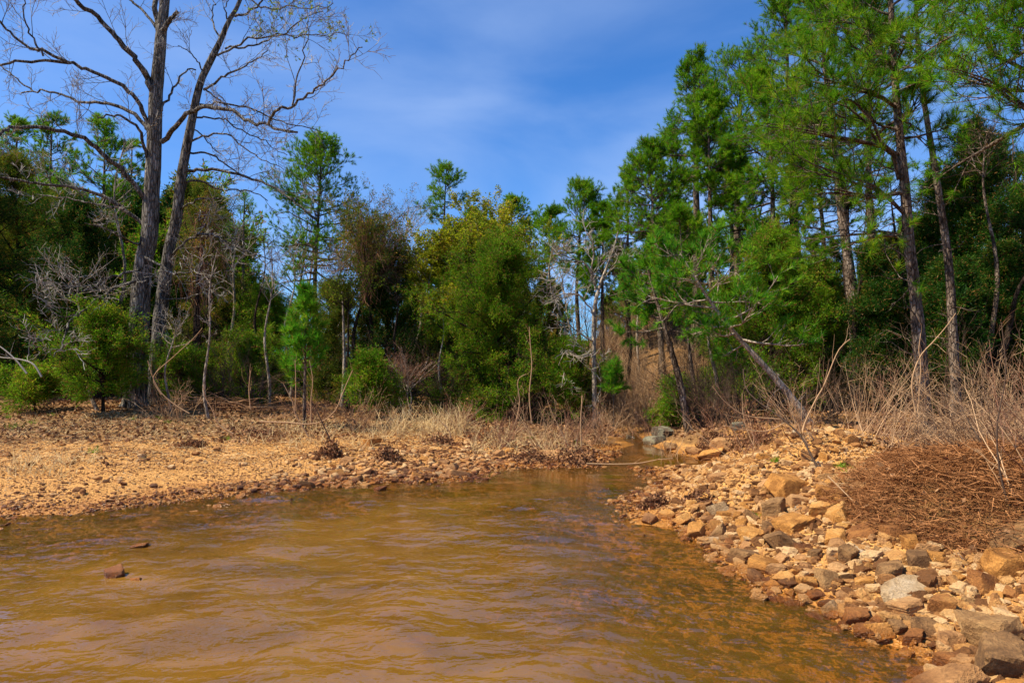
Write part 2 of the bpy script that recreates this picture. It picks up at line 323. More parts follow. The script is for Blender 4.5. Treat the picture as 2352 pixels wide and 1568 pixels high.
def ground_material():
    m, ns, ls = newmat('ground_soil')
    out = N(ns, 'ShaderNodeOutputMaterial'); geo = N(ns, 'ShaderNodeNewGeometry')
    def noise(s, d=6.0, r=0.6, dist=0.0):
        n = N(ns, 'ShaderNodeTexNoise', i_Scale=s, i_Detail=d, i_Roughness=r, i_Distortion=dist); ls.new(geo.outputs['Position'], n.inputs['Vector']); return n
    a = noise(1.3); b = noise(9.0, 8.0, 0.7)
    vo = N(ns, 'ShaderNodeTexVoronoi', i_Scale=26.0, i_Randomness=1.0); ls.new(geo.outputs['Position'], vo.inputs['Vector'])
    vs = N(ns, 'ShaderNodeTexVoronoi', i_Scale=60.0, i_Randomness=1.0); ls.new(geo.outputs['Position'], vs.inputs['Vector'])
    rp = N(ns, 'ShaderNodeValToRGB'); e = rp.color_ramp.elements
    e[0].position = 0.3; e[0].color = (0.34, 0.145, 0.034, 1); e[1].position = 0.7; e[1].color = (0.68, 0.34, 0.09, 1)
    ls.new(b.outputs[0], rp.inputs[0])
    sx = N(ns, 'ShaderNodeSeparateXYZ'); ls.new(vo.outputs['Color'], sx.inputs[0])
    r2 = N(ns, 'ShaderNodeValToRGB'); e = r2.color_ramp.elements
    e[0].position = 0.0; e[0].color = (0.30, 0.13, 0.034, 1); e[1].position = 1.0; e[1].color = (0.80, 0.44, 0.15, 1); ls.new(sx.outputs[0], r2.inputs[0])
    mx = N(ns, 'ShaderNodeMixRGB'); mx.inputs[0].default_value = 0.45; ls.new(rp.outputs[0], mx.inputs[1]); ls.new(r2.outputs[0], mx.inputs[2])
    # forest floor
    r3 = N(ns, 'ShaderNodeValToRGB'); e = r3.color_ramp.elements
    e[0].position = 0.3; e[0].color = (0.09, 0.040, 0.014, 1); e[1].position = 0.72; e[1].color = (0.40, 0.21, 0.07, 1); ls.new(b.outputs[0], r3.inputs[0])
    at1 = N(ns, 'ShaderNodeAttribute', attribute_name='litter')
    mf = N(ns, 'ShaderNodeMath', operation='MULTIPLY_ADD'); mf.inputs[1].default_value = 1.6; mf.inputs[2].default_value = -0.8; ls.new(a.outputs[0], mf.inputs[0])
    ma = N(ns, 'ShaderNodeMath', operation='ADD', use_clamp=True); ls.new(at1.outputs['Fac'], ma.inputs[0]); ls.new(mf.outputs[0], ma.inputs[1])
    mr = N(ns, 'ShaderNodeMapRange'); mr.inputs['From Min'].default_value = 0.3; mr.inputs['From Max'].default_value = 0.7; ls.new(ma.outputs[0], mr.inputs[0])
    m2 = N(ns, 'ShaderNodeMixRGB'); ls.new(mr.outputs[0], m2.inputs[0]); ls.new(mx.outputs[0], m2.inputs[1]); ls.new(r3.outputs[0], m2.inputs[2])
    at2 = N(ns, 'ShaderNodeAttribute', attribute_name='wet')
    m3 = N(ns, 'ShaderNodeMixRGB', blend_type='MULTIPLY'); m3.inputs[2].default_value = (0.80, 0.66, 0.44, 1); ls.new(at2.outputs['Fac'], m3.inputs[0]); ls.new(m2.outputs[0], m3.inputs[1])
    bs = N(ns, 'ShaderNodeBsdfPrincipled'); bs.inputs['Specular IOR Level'].default_value = 0.25
    rr = N(ns, 'ShaderNodeMapRange'); rr.inputs['To Min'].default_value = 0.9; rr.inputs['To Max'].default_value = 0.35; ls.new(at2.outputs['Fac'], rr.inputs[0]); ls.new(rr.outputs[0], bs.inputs['Roughness'])
    h = N(ns, 'ShaderNodeMath', operation='ADD'); ls.new(vo.outputs['Distance'], h.inputs[0]); ls.new(b.outputs[0], h.inputs[1])
    h2 = N(ns, 'ShaderNodeMath', operation='ADD'); ls.new(h.outputs[0], h2.inputs[0]); ls.new(vs.outputs['Distance'], h2.inputs[1])
    bp = N(ns, 'ShaderNodeBump', i_Strength=0.7, i_Distance=0.03); bp.invert = False; ls.new(h2.outputs[0], bp.inputs['Height']); ls.new(bp.outputs[0], bs.inputs['Normal'])
    ls.new(m3.outputs[0], bs.inputs['Base Color']); ls.new(bs.outputs[0], out.inputs[0])
    return m
M['ground'] = ground_material()

# ------------------------------------------------------------------ terrain
def matted(x, y): return (((x-4.15)/1.55)**2 + ((y-5.9)/1.2)**2 < (.85+.5*fbm(x*2, y*2, 3, 7))**2)     # where the needle mat lies
k24 = 2352/2400
def sh(l): return [tuple(flat(x*k24, y*k24)[:2]) for x, y in l]
SHORE = [(-30., 5.5), (-14., 7.0)] + sh([(0,1205),(160,1203),(250,1190),(420,1170),(600,1150),(750,1137),(900,1127),(1000,1124),(1095,1121),(1130,1098),(1187,1093),
   (1263,1090),(1375,1091),(1400,1075),(1420,1062),(1450,1050),(1478,1042)]) + [(2.6, 16.6), (2.9, 18.2), (3.3, 18.2), (3.15, 16.3)] + sh([(1540,1047),(1610,1066),(1655,1080),(1712,1104),(1690,1108),(1640,1101),(1570,1098),
   (1512,1098),(1535,1110),(1554,1130),(1548,1146),(1512,1156),(1489,1183),(1474,1202),(1497,1225),(1608,1234),(1630,1262),(1653,1268),(1691,1306),(1730,1344),(1775,1367),
   (1806,1398),(1880,1405),(1932,1425),(1978,1462),(2036,1499),(2112,1515),(2173,1547),(2196,1600),(2230,1700)]) + [(2.6, 2.2), (3.4, 0), (3.2, -4), (0, -7), (-8, -8), (-30, -8)]
SH = np.array(SHORE)
def shore_dist(x, y):                      # + outside (land), - inside (water)
    x = np.asarray(x, float); y = np.asarray(y, float)
    d = np.full(x.shape, 1e9); ins = np.zeros(x.shape, bool)
    for i in range(len(SH)):
        a, b = SH[i], SH[(i+1) % len(SH)]
        e = b - a; t = np.clip(((x-a[0])*e[0] + (y-a[1])*e[1])/(e@e), 0, 1)
        d = np.minimum(d, np.hypot(x - a[0] - t*e[0], y - a[1] - t*e[1]))
        if a[1] != b[1]:
            c = ((a[1] > y) != (b[1] > y)) & (x < (b[0]-a[0])*(y-a[1])/(b[1]-a[1]) + a[0]); ins ^= c
    return np.where(ins, -d, d)
def height(x, y, detail=True, sd=None):
    x = np.asarray(x, float); y = np.asarray(y, float)
    if sd is None: sd = shore_dist(x, y)
    s = np.maximum(sd + 0.10*fbm(x*1.7, y*1.7, 3, 3), -50)
    right = sstep(-0.4, 0.5, x - (1.35 + 0.07*np.maximum(y, 0)))
    hl = 0.07*np.clip(s, 0, 3.5) + 0.055*np.clip(s-3.5, 0, 8) + 0.008*np.clip(s-11, 0, 100)
    hr = 0.27*np.clip(s, 0, 1.9) + 0.03*np.clip(s-1.9, 0, 100)
    h = hl*(1-right) + hr*right
    land = sstep(0.1, 1.2, s)
    h = h + land*(0.20*1.9*np.exp(-(((x-4.0)/0.9)**2 + ((y-8.8)/0.85)**2)))
    h = h + land*(0.22*np.exp(-(((x-3.9)/1.2)**2 + ((y-13.6)/0.9)**2)))       # cut bank behind the creek
    ang = x/np.maximum(y, 1)
    h = h + right*land*0.38*sstep(1.15, 1.5, s + .25*fbm(x*2.5, y*2.5, 3, 55))*np.exp(-(((x-4.1)/1.4)**2 + ((y-5.9)/1.1)**2))
    hill = sstep(0.02, 0.26, ang)*sstep(17, 34, y)*5.2*np.clip((y-12)/25, 0, 0.8)
    hill = hill + sstep(40, 120, y)*1.5 + sstep(25, 80, np.abs(x))*1.5
    h = h + hill
    dep = np.clip(-s, 0, 50)
    bed = -((0.11 + 0.17*right*sstep(12, 9, y))*np.clip(dep, 0, 1.2) + 0.20*np.clip(dep-1.2, 0, 2.0) + 0.05*np.clip(dep-3.2, 0, 4))
    bed = bed + 0.10*sstep(0.2, 1.5, dep)*(1-sstep(-4, -0.8, x))                # the left of the pool stays shallow
    bed = np.minimum(bed, -0.10*np.clip(dep, 0, 1))
    h = np.where(s > 0, h, bed)
    if detail:
        r = sstep(0.05, 1.0, np.abs(s))
        h = h + r*(0.11*fbm(x*1.1, y*1.1, 4, 9) + 0.06*fbm(x*4.5, y*4.5, 3, 21)) + 0.012*fbm(x*14, y*14, 2, 31)
        h = h + right*sstep(0.6, 2.0, s)*0.16*fbm(x*1.6, y*1.6, 3, 41)
    return h
def H(x, y): return float(height(np.array([x]), np.array([y]))[0])
def axis(lo, hi, fine0, fine1, step, grow_=1.09):
    a = list(np.arange(fine0, fine1, step)); s = step; v = fine1
    while v < hi: a.append(v); s *= grow_; v += s
    a.append(hi); s = step; v = fine0; b = []
    while v > lo: s *= grow_; v -= s; b.append(max(v, lo))
    return np.array(b[::-1] + a)
gx = axis(-500, 500, -10.5, 7.0, 0.055); gy = axis(-60, 900, 2.8, 16.5, 0.055)
X, Y = np.meshgrid(gx, gy); nx, ny = len(gx), len(gy)
SDm = shore_dist(X, Y); Z = height(X, Y, True, SDm)
idx = np.arange(nx*ny).reshape(ny, nx)
quads = np.stack([idx[:-1, :-1], idx[:-1, 1:], idx[1:, 1:], idx[1:, :-1]], -1).reshape(-1, 4)
right_ = sstep(-0.4, 0.5, X - (1.35 + 0.07*np.maximum(Y, 0)))
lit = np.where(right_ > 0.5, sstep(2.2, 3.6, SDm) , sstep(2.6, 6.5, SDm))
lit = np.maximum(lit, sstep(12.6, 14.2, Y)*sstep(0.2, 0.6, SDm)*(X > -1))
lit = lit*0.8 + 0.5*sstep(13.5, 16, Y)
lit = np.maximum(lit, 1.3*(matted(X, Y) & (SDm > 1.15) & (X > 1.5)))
wet = (1-sstep(0.01, 0.08, Z + 0.03*fbm(X*3, Y*3, 2, 77)))
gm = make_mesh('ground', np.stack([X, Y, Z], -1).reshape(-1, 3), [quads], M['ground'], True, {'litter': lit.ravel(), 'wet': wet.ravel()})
tag(link('ground', gm), kind='structure', label='ochre gravel banks and leaf-strewn forest floor')

# ------------------------------------------------------------------ water
wx = axis(-32, 7, -8.0, 3.8, 0.032, 1.05); wy = axis(-9, 19, 3.2, 15.5, 0.032, 1.05)
X, Y = np.meshgrid(wx, wy); nx, ny = len(wx), len(wy)
SDw = shore_dist(X, Y)
calm = 1 - 0.85*sstep(8.2, 10.5, Y)*sstep(-3.5, -1, X)
# ripples: long crests, broken up by noise; drifting along the right shore in front
wxp = X + 0.35*fbm(X*0.9, Y*0.9, 2, 5); wyp = Y + 0.35*fbm(X*0.8+7, Y*0.8, 2, 6)
w = 0.060*fbm(wxp*1.0, wyp*1.5, 1, 51) + 0.036*fbm(wxp*2.2 + wyp*0.6, wyp*3.2, 1, 61) + 0.013*fbm(wxp*5.5+wyp*1.2, wyp*8, 2, 71)
dg = sstep(-0.5, 2.0, X)*sstep(7.5, 5, Y)
w = w*(1-0.5*dg) + dg*0.030*fbm((X+Y)*1.2, (X-Y)*-0.3 + (Y+X*1.1)*4.5, 3, 81)
Zw = w*calm*(0.12 + 0.88*sstep(0.0, 0.9, -SDw)) - .004
inside = SDw < 0.25
fi = np.arange(nx*ny).reshape(ny, nx)
q = np.stack([fi[:-1, :-1], fi[:-1, 1:], fi[1:, 1:], fi[1:, :-1]], -1).reshape(-1, 4)
keep = inside.ravel()[q].any(1); q = q[keep]
depth = np.clip(-height(X, Y, True, SDw), 0, 2)
used = np.unique(q); remap = np.full(nx*ny, -1); remap[used] = np.arange(len(used)); q = remap[q]
VW = np.stack([X, Y, Zw], -1).reshape(-1, 3)[used]
def water_material():
    m, ns, ls = newmat('muddy_water')
    out = N(ns, 'ShaderNodeOutputMaterial'); geo = N(ns, 'ShaderNodeNewGeometry')
    at1 = N(ns, 'ShaderNodeAttribute', attribute_name='depth')
    mpn = N(ns, 'ShaderNodeMapping'); mpn.inputs['Scale'].default_value = (1, 1.5, 1); mpn.inputs['Rotation'].default_value = (0, 0, 0.15); ls.new(geo.outputs['Position'], mpn.inputs[0])
    nz = N(ns, 'ShaderNodeTexNoise', i_Scale=4.5, i_Detail=3.0, i_Roughness=0.5, i_Distortion=0.25); ls.new(mpn.outputs[0], nz.inputs['Vector'])
    sp = N(ns, 'ShaderNodeSeparateXYZ'); ls.new(geo.outputs['Position'], sp.inputs[0])
    cl = N(ns, 'ShaderNodeMapRange'); cl.inputs['From Min'].default_value = 7.5; cl.inputs['From Max'].default_value = 10.5; cl.inputs['To Min'].default_value = 1.0; cl.inputs['To Max'].default_value = 0.10; ls.new(sp.outputs['Y'], cl.inputs[0])
    bp = N(ns, 'ShaderNodeBump', i_Distance=0.16); ls.new(nz.outputs[0], bp.inputs['Height'])
    bst = N(ns, 'ShaderNodeMath', operation='MULTIPLY'); bst.inputs[1].default_value = 0.20; ls.new(cl.outputs[0], bst.inputs[0]); ls.new(bst.outputs[0], bp.inputs['Strength'])
    fres = N(ns, 'ShaderNodeFresnel', i_IOR=1.65); ls.new(bp.outputs[0], fres.inputs['Normal'])
    gl = N(ns, 'ShaderNodeBsdfGlossy', i_Roughness=0.06); ls.new(bp.outputs[0], gl.inputs['Normal']); gl.inputs[0].default_value = (1, 1, 1, 1)
    tr = N(ns, 'ShaderNodeBsdfTransparent')
    tcol = N(ns, 'ShaderNodeMixRGB'); tcol.inputs[1].default_value = (0.95, 0.84, 0.66, 1); tcol.inputs[2].default_value = (0.62, 0.42, 0.15, 1)
    dm = N(ns, 'ShaderNodeMapRange'); dm.inputs['From Max'].default_value = 0.40; ls.new(at1.outputs['Fac'], dm.inputs[0]); ls.new(dm.outputs[0], tcol.inputs[0]); ls.new(tcol.outputs[0], tr.inputs[0])
    df = N(ns, 'ShaderNodeBsdfDiffuse'); df.inputs[0].default_value = (0.235, 0.110, 0.014, 1)
    mk = N(ns, 'ShaderNodeMapRange', interpolation_type='SMOOTHSTEP'); mk.inputs['From Min'].default_value = 0.0; mk.inputs['From Max'].default_value = 0.42; mk.inputs['To Min'].default_value = 0.26; mk.inputs['To Max'].default_value = 0.82; ls.new(at1.outputs['Fac'], mk.inputs[0])
    silt = N(ns, 'ShaderNodeTexNoise', i_Scale=1.1, i_Detail=4.0, i_Roughness=0.6, i_Distortion=1.0); ls.new(mpn.outputs[0], silt.inputs['Vector'])
    sr = N(ns, 'ShaderNodeMapRange'); sr.inputs['From Min'].default_value = 0.3; sr.inputs['From Max'].default_value = 0.7; sr.inputs['To Min'].default_value = 0.60; sr.inputs['To Max'].default_value = 1.12; ls.new(silt.outputs[0], sr.inputs[0])
    sm = N(ns, 'ShaderNodeMath', operation='MULTIPLY', use_clamp=True); ls.new(mk.outputs[0], sm.inputs[0]); ls.new(sr.outputs[0], sm.inputs[1])
    up_ = N(ns, 'ShaderNodeCombineXYZ'); up_.inputs[2].default_value = 1.0; ls.new(up_.outputs[0], df.inputs['Normal'])   # light scattered inside the water ignores its ripples
    m1 = N(ns, 'ShaderNodeMixShader'); ls.new(sm.outputs[0], m1.inputs[0]); ls.new(tr.outputs[0], m1.inputs[1]); ls.new(df.outputs[0], m1.inputs[2])
    m2 = N(ns, 'ShaderNodeMixShader'); ls.new(fres.outputs[0], m2.inputs[0]); ls.new(m1.outputs[0], m2.inputs[1]); ls.new(gl.outputs[0], m2.inputs[2])
    ls.new(m2.outputs[0], out.inputs[0]); return m
wm_ = make_mesh('water', VW, [q], water_material(), True, {'depth': depth.ravel()[used]})
tag(link('water', wm_), kind='structure', label='muddy rippled creek pool')

# ------------------------------------------------------------------ trees
def base_at(u, Y, dz=-0.05):
    x = (u - CX)/F*Y          # nearly exact for points near the horizon
    return np.array([x, Y, H(x, Y) + dz])
def resample(P, n):
    P = np.asarray(P, float); d = np.concatenate([[0], np.cumsum(np.linalg.norm(np.diff(P, axis=0), axis=1))])
    t = np.linspace(0, d[-1], n)
    return np.stack([np.interp(t, d, P[:, i]) for i in range(3)], 1)
def smooth_path(P, n):
    P = np.asarray(P, float); m = len(P)
    if m < 3: return resample(P, n)
    out = []
    for i in range(m-1):
        p0, p1, p2, p3 = P[max(i-1, 0)], P[i], P[i+1], P[min(i+2, m-1)]
        for t in np.linspace(0, 1, 8, endpoint=False):
            out.append(0.5*((2*p1) + (-p0+p2)*t + (2*p0-5*p1+4*p2-p3)*t*t + (-p0+3*p1-3*p2+p3)*t**3))
    out.append(P[-1]); return resample(np.array(out), n)
def trunk_line(base, top, n=14, bend=0.15):
    t = np.linspace(0, 1, n)[:, None]
    P = base*(1-t) + top*t
    L = np.linalg.norm(top - base); a, b = rng.uniform(-1, 1, 2)*bend*L*0.06, rng.uniform(-1, 1, 2)*bend*L*0.04
    P[:, 0] += a[0]*np.sin(t[:, 0]*pi*1.3) + b[0]*np.sin(t[:, 0]*pi*3.1); P[:, 1] += a[1]*np.sin(t[:, 0]*pi*1.3)
    return P
def sample_line(P, t):
    f = t*(len(P)-1); i = np.minimum(f.astype(int), len(P)-2); f = (f-i)[:, None]
    return P[i]*(1-f) + P[i+1]*f
def needles(G, O, D, q, L, w, spread=0.75, along=0.10):
    n = len(O)
    O = np.repeat(O, q, 0); D = np.repeat(D, q, 0)
    a = rng.uniform(-1, 0.3, (n*q, 1))*along
    dd = nrm(D*0.75 + rng.normal(size=(n*q, 3))*spread*0.62 + np.array([0, 0, 0.16]))
    G.blades(O + D*a, dd, L*rng.uniform(0.65, 1.1, n*q), w)
def profile_pine(s):   # s 0 at the lowest branch, 1 at the top
    return np.interp(s, [0, .15, .4, .7, .9, 1], [.7, .92, 1.0, .82, .55, .28])
def finish(name, label, cat, base, GT, GC, mt, mc, crown='crown', group=None, extra=()):
    r = empty(name, base.tolist(), label, cat, group)
    if GT is not None: link('trunk', GT.mesh(name+'_trunk', mt, True, base), r)
    if GC is not None and GC.n: link(crown, GC.mesh(name+'_'+crown, mc, False, base), r)
    for nm, g, m_ in extra:
        if g.n: link(nm, g.mesh(name+'_'+nm, m_, False, base), r)
    return r
def pine(u, Y, vtop, wid, v_low, label, ub=None, seed=0, tr=None, nb=46, tufts=2, q=46, nl=0.15, nw=0.011, mat='pine', bark='pinebark', path=None,
         group=None, lim=None, dead=8, name='pine_tree', elev=(0.85, -0.05), sag=0.03, m1=11, dens=1.15, base=None, prof=profile_pine, cat='pine tree', limbs=()):
    """u: column of the crown's axis at its top; wid: crown width in px; v_low: row of the lowest green branch"""
    global rng
    rng = np.random.default_rng(1000 + seed)
    vtop = vtop + wid*.10
    if base is None: base = base_at(ub if ub is not None else u, Y)
    top = at(u, vtop, Y)
    hgt = top[2] - base[2]
    TP = smooth_path([base] + [at(a, b, Y if len(c) == 0 else c[0]) for a, b, *c in path] + [top], 26) if path else trunk_line(base, top, 20)
    r0 = tr or 0.011*hgt + 0.03
    GT, GC = Geo(), Geo()
    tt = np.linspace(0, 1, len(TP)); R = r0*(1.0 - 0.86*tt**1.05); R[0] *= 1.25
    GT.tubes(TP[None], R[None], 9, rough=0.06)
    zl = at(u, v_low, Y)[2]; tl = np.clip((zl - base[2])/hgt, 0.03, 0.95)
    rad = wid/2/F*Y
    s = ((np.arange(nb) + rng.uniform(0, 1, nb))/nb)**0.9
    t = tl + (1-tl)*s*0.985
    O = sample_line(TP, t)
    az = rng.uniform(0, 2*pi, nb) if lim is None else rng.uniform(lim[0], lim[1], nb)
    el = elev[0]*s**1.4 + elev[1]*(1-s) + rng.normal(0, 0.12, nb)
    D = np.stack([np.cos(az)*np.cos(el), np.sin(az)*np.cos(el), np.sin(el)], 1)
    L = rad*prof(s)*rng.uniform(0.62, 1.12, nb)
    B = grow(O, D, L, 6, up=0.03, wander=0.13)
    B[:, :, 2] -= (sag*L[:, None]*np.sin(np.linspace(0, pi, 7))[None])
    rb = np.interp(t, tt, R)
    for lb in limbs:                       # limbs seen in the photograph: (points, depth change)
        lb, dzz = lb; p_ = smooth_path([at(a, b, Y + dzz*i/(len(lb)-1)) for i, (a, b) in enumerate(lb)], 7)
        Lb = np.linalg.norm(np.diff(p_, axis=0), axis=1).sum()
        for rep in range(2):
            off = rng.normal(size=3)*.12*rep; B = np.concatenate([B, (p_ + off*np.linspace(0, 1, 7)[:, None])[None]]); L = np.append(L, Lb*1.1); rb = np.append(rb, .06)
    RB = taper(B, np.minimum(0.022*L + 0.008, rb*0.6), 0.006)
    GT.tubes(B, RB, 4)
    if dead:   # bare stubs and dead branches under the crown
        td = rng.uniform(0.2*tl, tl+0.1*(1-tl), dead); Od = sample_line(TP, td); azd = rng.uniform(0, 2*pi, dead)
        Dd = np.stack([np.cos(azd), np.sin(azd), rng.uniform(-.3, .3, dead)], 1)
        Bd = grow(Od, Dd, rad*rng.uniform(0.2, 0.7, dead), 5, wander=0.2); Rd = taper(Bd, 0.014, 0.004); GT.tubes(Bd, Rd, 3)
        o, d, r_, _, _ = offshoot(Bd, Rd, 4, 0.3, 1, 0.8); b = grow(o, d, rad*0.16, 3, wander=0.25); GT.tubes(b, taper(b, 0.005, 0.002), 3)
    m = max(3, int(m1*dens))
    o, d, r_, tc_, pi_ = offshoot(B, RB, m, 0.25, 1.0, 0.85, flatten=0.4)
    l1 = L[pi_]*0.42*(1.15 - 0.75*tc_)*rng.uniform(0.7, 1.2, len(o)) + 0.10
    C = grow(o, d, l1, 4, up=0.13, wander=0.16); RC = taper(C, np.minimum(r_*0.6, 0.011), 0.004); GT.tubes(C, RC, 3)
    o2, d2, r2, t2, _ = offshoot(C, RC, tufts, 0.35, 1.0, 0.8)
    l2 = rng.uniform(0.10, 0.30, len(o2))*np.clip(rad/1.8, 0.5, 1.3)
    E = grow(o2, d2, l2, 2, up=0.22, wander=0.15); GT.tubes(E, taper(E, 0.005, 0.003), 3)
    PO = np.concatenate([E[:, -1], C[:, -1], B[:, -1]]); PD = nrm(np.concatenate([E[:, -1]-E[:, -2], C[:, -1]-C[:, -2], B[:, -1]-B[:, -2]]))
    needles(GC, PO, PD, q, nl, nw)
    return finish(name, label, cat, base, GT, GC, M[bark], M[mat], group=group)
def r4(l): return [(1372 + x*.417, y*.417) for x, y in l]

def cedar(u, Y, vtop, wid, v_low, label, seed=0, nb=80, m1=9, m2=4, q=9, mat='cedar', bark='darkbark', group=None, ub=None, name='cedar_tree', spl=0.088, spw=0.017,
          shape=0.6, elev=(1.0, 0.12), base=None, cat='cedar tree', ragged=0.5):
    global rng
    rng = np.random.default_rng(3000 + seed)
    vtop = vtop + wid*.12
    if name == 'cedar_bush': ragged, m1, shape = .8, 7, .8
    if base is None: base = base_at(ub if ub is not None else u, Y)
    top = at(u, vtop, Y); hgt = top[2] - base[2]
    TP = trunk_line(base, top, 14, 0.3)
    GT, GC = Geo(), Geo(); tt = np.linspace(0, 1, len(TP)); R = (0.012*hgt + 0.02)*(1 - 0.93*tt)
    GT.tubes(TP[None], R[None], 7, rough=0.1)
    zl = at(u, v_low, Y)[2]; tl = np.clip((zl - base[2])/hgt - 0.06, 0.01, 0.95); rad = wid/2/F*Y
    s = ((np.arange(nb) + rng.uniform(0, 1, nb))/nb)**0.95
    t = tl + (1-tl)*s*0.97; O = sample_line(TP, t)
    az = rng.uniform(0, 2*pi, nb)
    el = elev[0]*s + elev[1]*(1-s) + rng.normal(0, 0.15, nb)
    D = np.stack([np.cos(az)*np.cos(el), np.sin(az)*np.cos(el), np.sin(el)], 1)
    pr = np.clip((1-s), 0, 1)**shape*(0.85 + 0.15*np.clip(s/0.22, 0, 1)) + 0.08
    L = rad*pr*rng.uniform(1-ragged, 1+ragged*0.5, nb)*(1 + .35*np.sin(az*3 + s*9 + seed)*np.cos(s*17 + seed*2))/np.cos(np.clip(el, 0, 0.9))
    B = grow(O, D, L, 6, up=0.04, wander=0.14); RB = taper(B, np.minimum(0.018*L+0.004, 0.05), 0.004); GT.tubes(B, RB, 3)
    o, d, r_, tc_, pi_ = offshoot(B, RB, m1, 0.12, 1.0, 0.7)
    l1 = L[pi_]*0.38*(1.15-0.7*tc_)*rng.uniform(0.7, 1.2, len(o)) + 0.08
    C = grow(o, d, l1, 4, up=0.08, wander=0.18); RC = taper(C, 0.006, 0.002); GT.tubes(C, RC, 3)
    o2, d2, r2, t2, _ = offshoot(C, RC, m2, 0.2, 1.0, 0.7)
    E = grow(o2, d2, rng.uniform(0.08, 0.26, len(o2)), 2, up=0.1, wander=0.2)
    for PP in (E[:, 1:].reshape(-1, 3), C[:, 2:].reshape(-1, 3)):
        k = 2 if PP is not None and len(PP) == E.shape[0]*2 else 3
        DD = np.repeat(nrm(E[:, -1]-E[:, 0]), 2, 0) if k == 2 else np.repeat(nrm(C[:, -1]-C[:, 0]), 3, 0)
        n = len(PP); O3 = np.repeat(PP, q, 0) + rng.normal(size=(n*q, 3))*0.045
        D3 = nrm(np.repeat(DD, q, 0)*0.8 + rng.normal(size=(n*q, 3))*0.55)
        GC.leaves(O3, D3, spl*rng.uniform(0.6, 1.2, n*q), spw*rng.uniform(0.6, 1.2, n*q))
    return finish(name, label, cat, base, GT, GC, M[bark], M[mat], group=group)

def bare(u, Y, vtop, wid, v_low, label, seed=0, nb=16, m=(7, 6, 4), bark='palebark', twig='twig', leaf=None, lq=3, ll=0.05, lw=0.03, ub=None, group=None, name='bare_tree',
         path=None, tr=None, r_tw=0.004, up=0.06, wander=0.13, cat='bare tree', elev=0.7, stems=1, base=None, hang=0.0, hq=0):
    """leafless (or barely leafing) broadleaved tree or shrub"""
    global rng
    rng = np.random.default_rng(5000 + seed)
    vtop = vtop + wid*.22
    if base is None: base = base_at(ub if ub is not None else u, Y)
    top = at(u, vtop, Y); hgt = top[2]-base[2]; rad = wid/2/F*Y
    GT, GW, GL = Geo(), Geo(), Geo()
    TPs = []
    for k in range(stems):
        tp = top + (np.array([rng.uniform(-.6, .6)*rad, rng.uniform(-.6, .6)*rad, -rng.uniform(0, .25)*hgt]) if k else 0)
        TP = smooth_path([base] + [at(a, b, Y) for a, b in path] + [tp], 18) if (path and k == 0) else trunk_line(base + (rng.normal(size=3)*[.08, .08, 0] if k else 0), tp, 18, 0.8)
        TPs.append(TP)
    r0 = (tr or 0.010*hgt + 0.015)*(0.75 if stems > 1 else 1)
    tt = np.linspace(0, 1, 18)
    zl = at(u, v_low, Y)[2]; tl = np.clip((zl-base[2])/hgt, 0.03, 0.95)
    Os, Ds, Ls, rs = [], [], [], []
    for TP in TPs:
        R = r0*(1-0.9*tt) + 0.004; GT.tubes(TP[None], R[None], 7, rough=0.08)
        s = (np.arange(nb) + rng.uniform(0, 1, nb))/nb; t = tl + (1-tl)*s*0.98
        az = rng.uniform(0, 2*pi, nb); el = elev + 0.3*s + rng.normal(0, .2, nb)
        Os.append(sample_line(TP, t)); Ds.append(np.stack([np.cos(az)*np.cos(el), np.sin(az)*np.cos(el), np.sin(el)], 1))
        Ls.append(rad*np.interp(s, [0, .4, .8, 1], [.8, 1.05, .7, .3])*rng.uniform(.7, 1.2, nb)); rs.append(np.interp(t, tt, R)*0.6)
    O, D, L, rr = map(np.concatenate, (Os, Ds, Ls, rs))
    B = grow(O, D, L, 7, up=up*0.4, wander=wander*0.8); RB = taper(B, np.minimum(rr, 0.02*L+0.006), 0.005); GT.tubes(B, RB, 4)
    P, R = B, RB; Lp = L
    for lv, mm in enumerate(m):
        o, d, r_, tc_, pi_ = offshoot(P, R, mm, 0.2, 1.0, 0.8)
        Lp = Lp[pi_]*(0.5-0.06*lv)*(1.2-0.6*tc_)*rng.uniform(.6, 1.2, len(o))
        P = grow(o, d, Lp, 4 if lv < 2 else 3, up=up-hang*lv, wander=wander); R = taper(P, np.minimum(r_*.6, 0.0085-0.0020*lv), 0.0018); GW.tubes(P, R, 3)
    if hq:     # dead vines hanging off the limbs
        o, d, _, _, _ = offshoot(B, RB, hq, 0.1, 1, 1.2); V = grow(o, np.tile([0, 0, -1.0], (len(o), 1))+rng.normal(size=(len(o), 3))*.25, rng.uniform(.4, 1.5, len(o)), 5, up=-0.12, wander=0.22)
        GW.tubes(V, np.full(V.shape[:2], 0.006), 3)
    ex = [('crown', GW, M[twig])]
    if leaf:
        PO = P[:, 1:].reshape(-1, 3); n = len(PO); O3 = np.repeat(PO, lq, 0) + rng.normal(size=(n*lq, 3))*0.04
        GL.leaves(O3, nrm(rng.normal(size=(n*lq, 3))), ll*rng.uniform(.6, 1.3, n*lq), lw)
        ex.append(('foliage', GL, M[leaf]))
    return finish(name, label, cat, base, GT, None, M[bark], None, extra=ex, group=group)

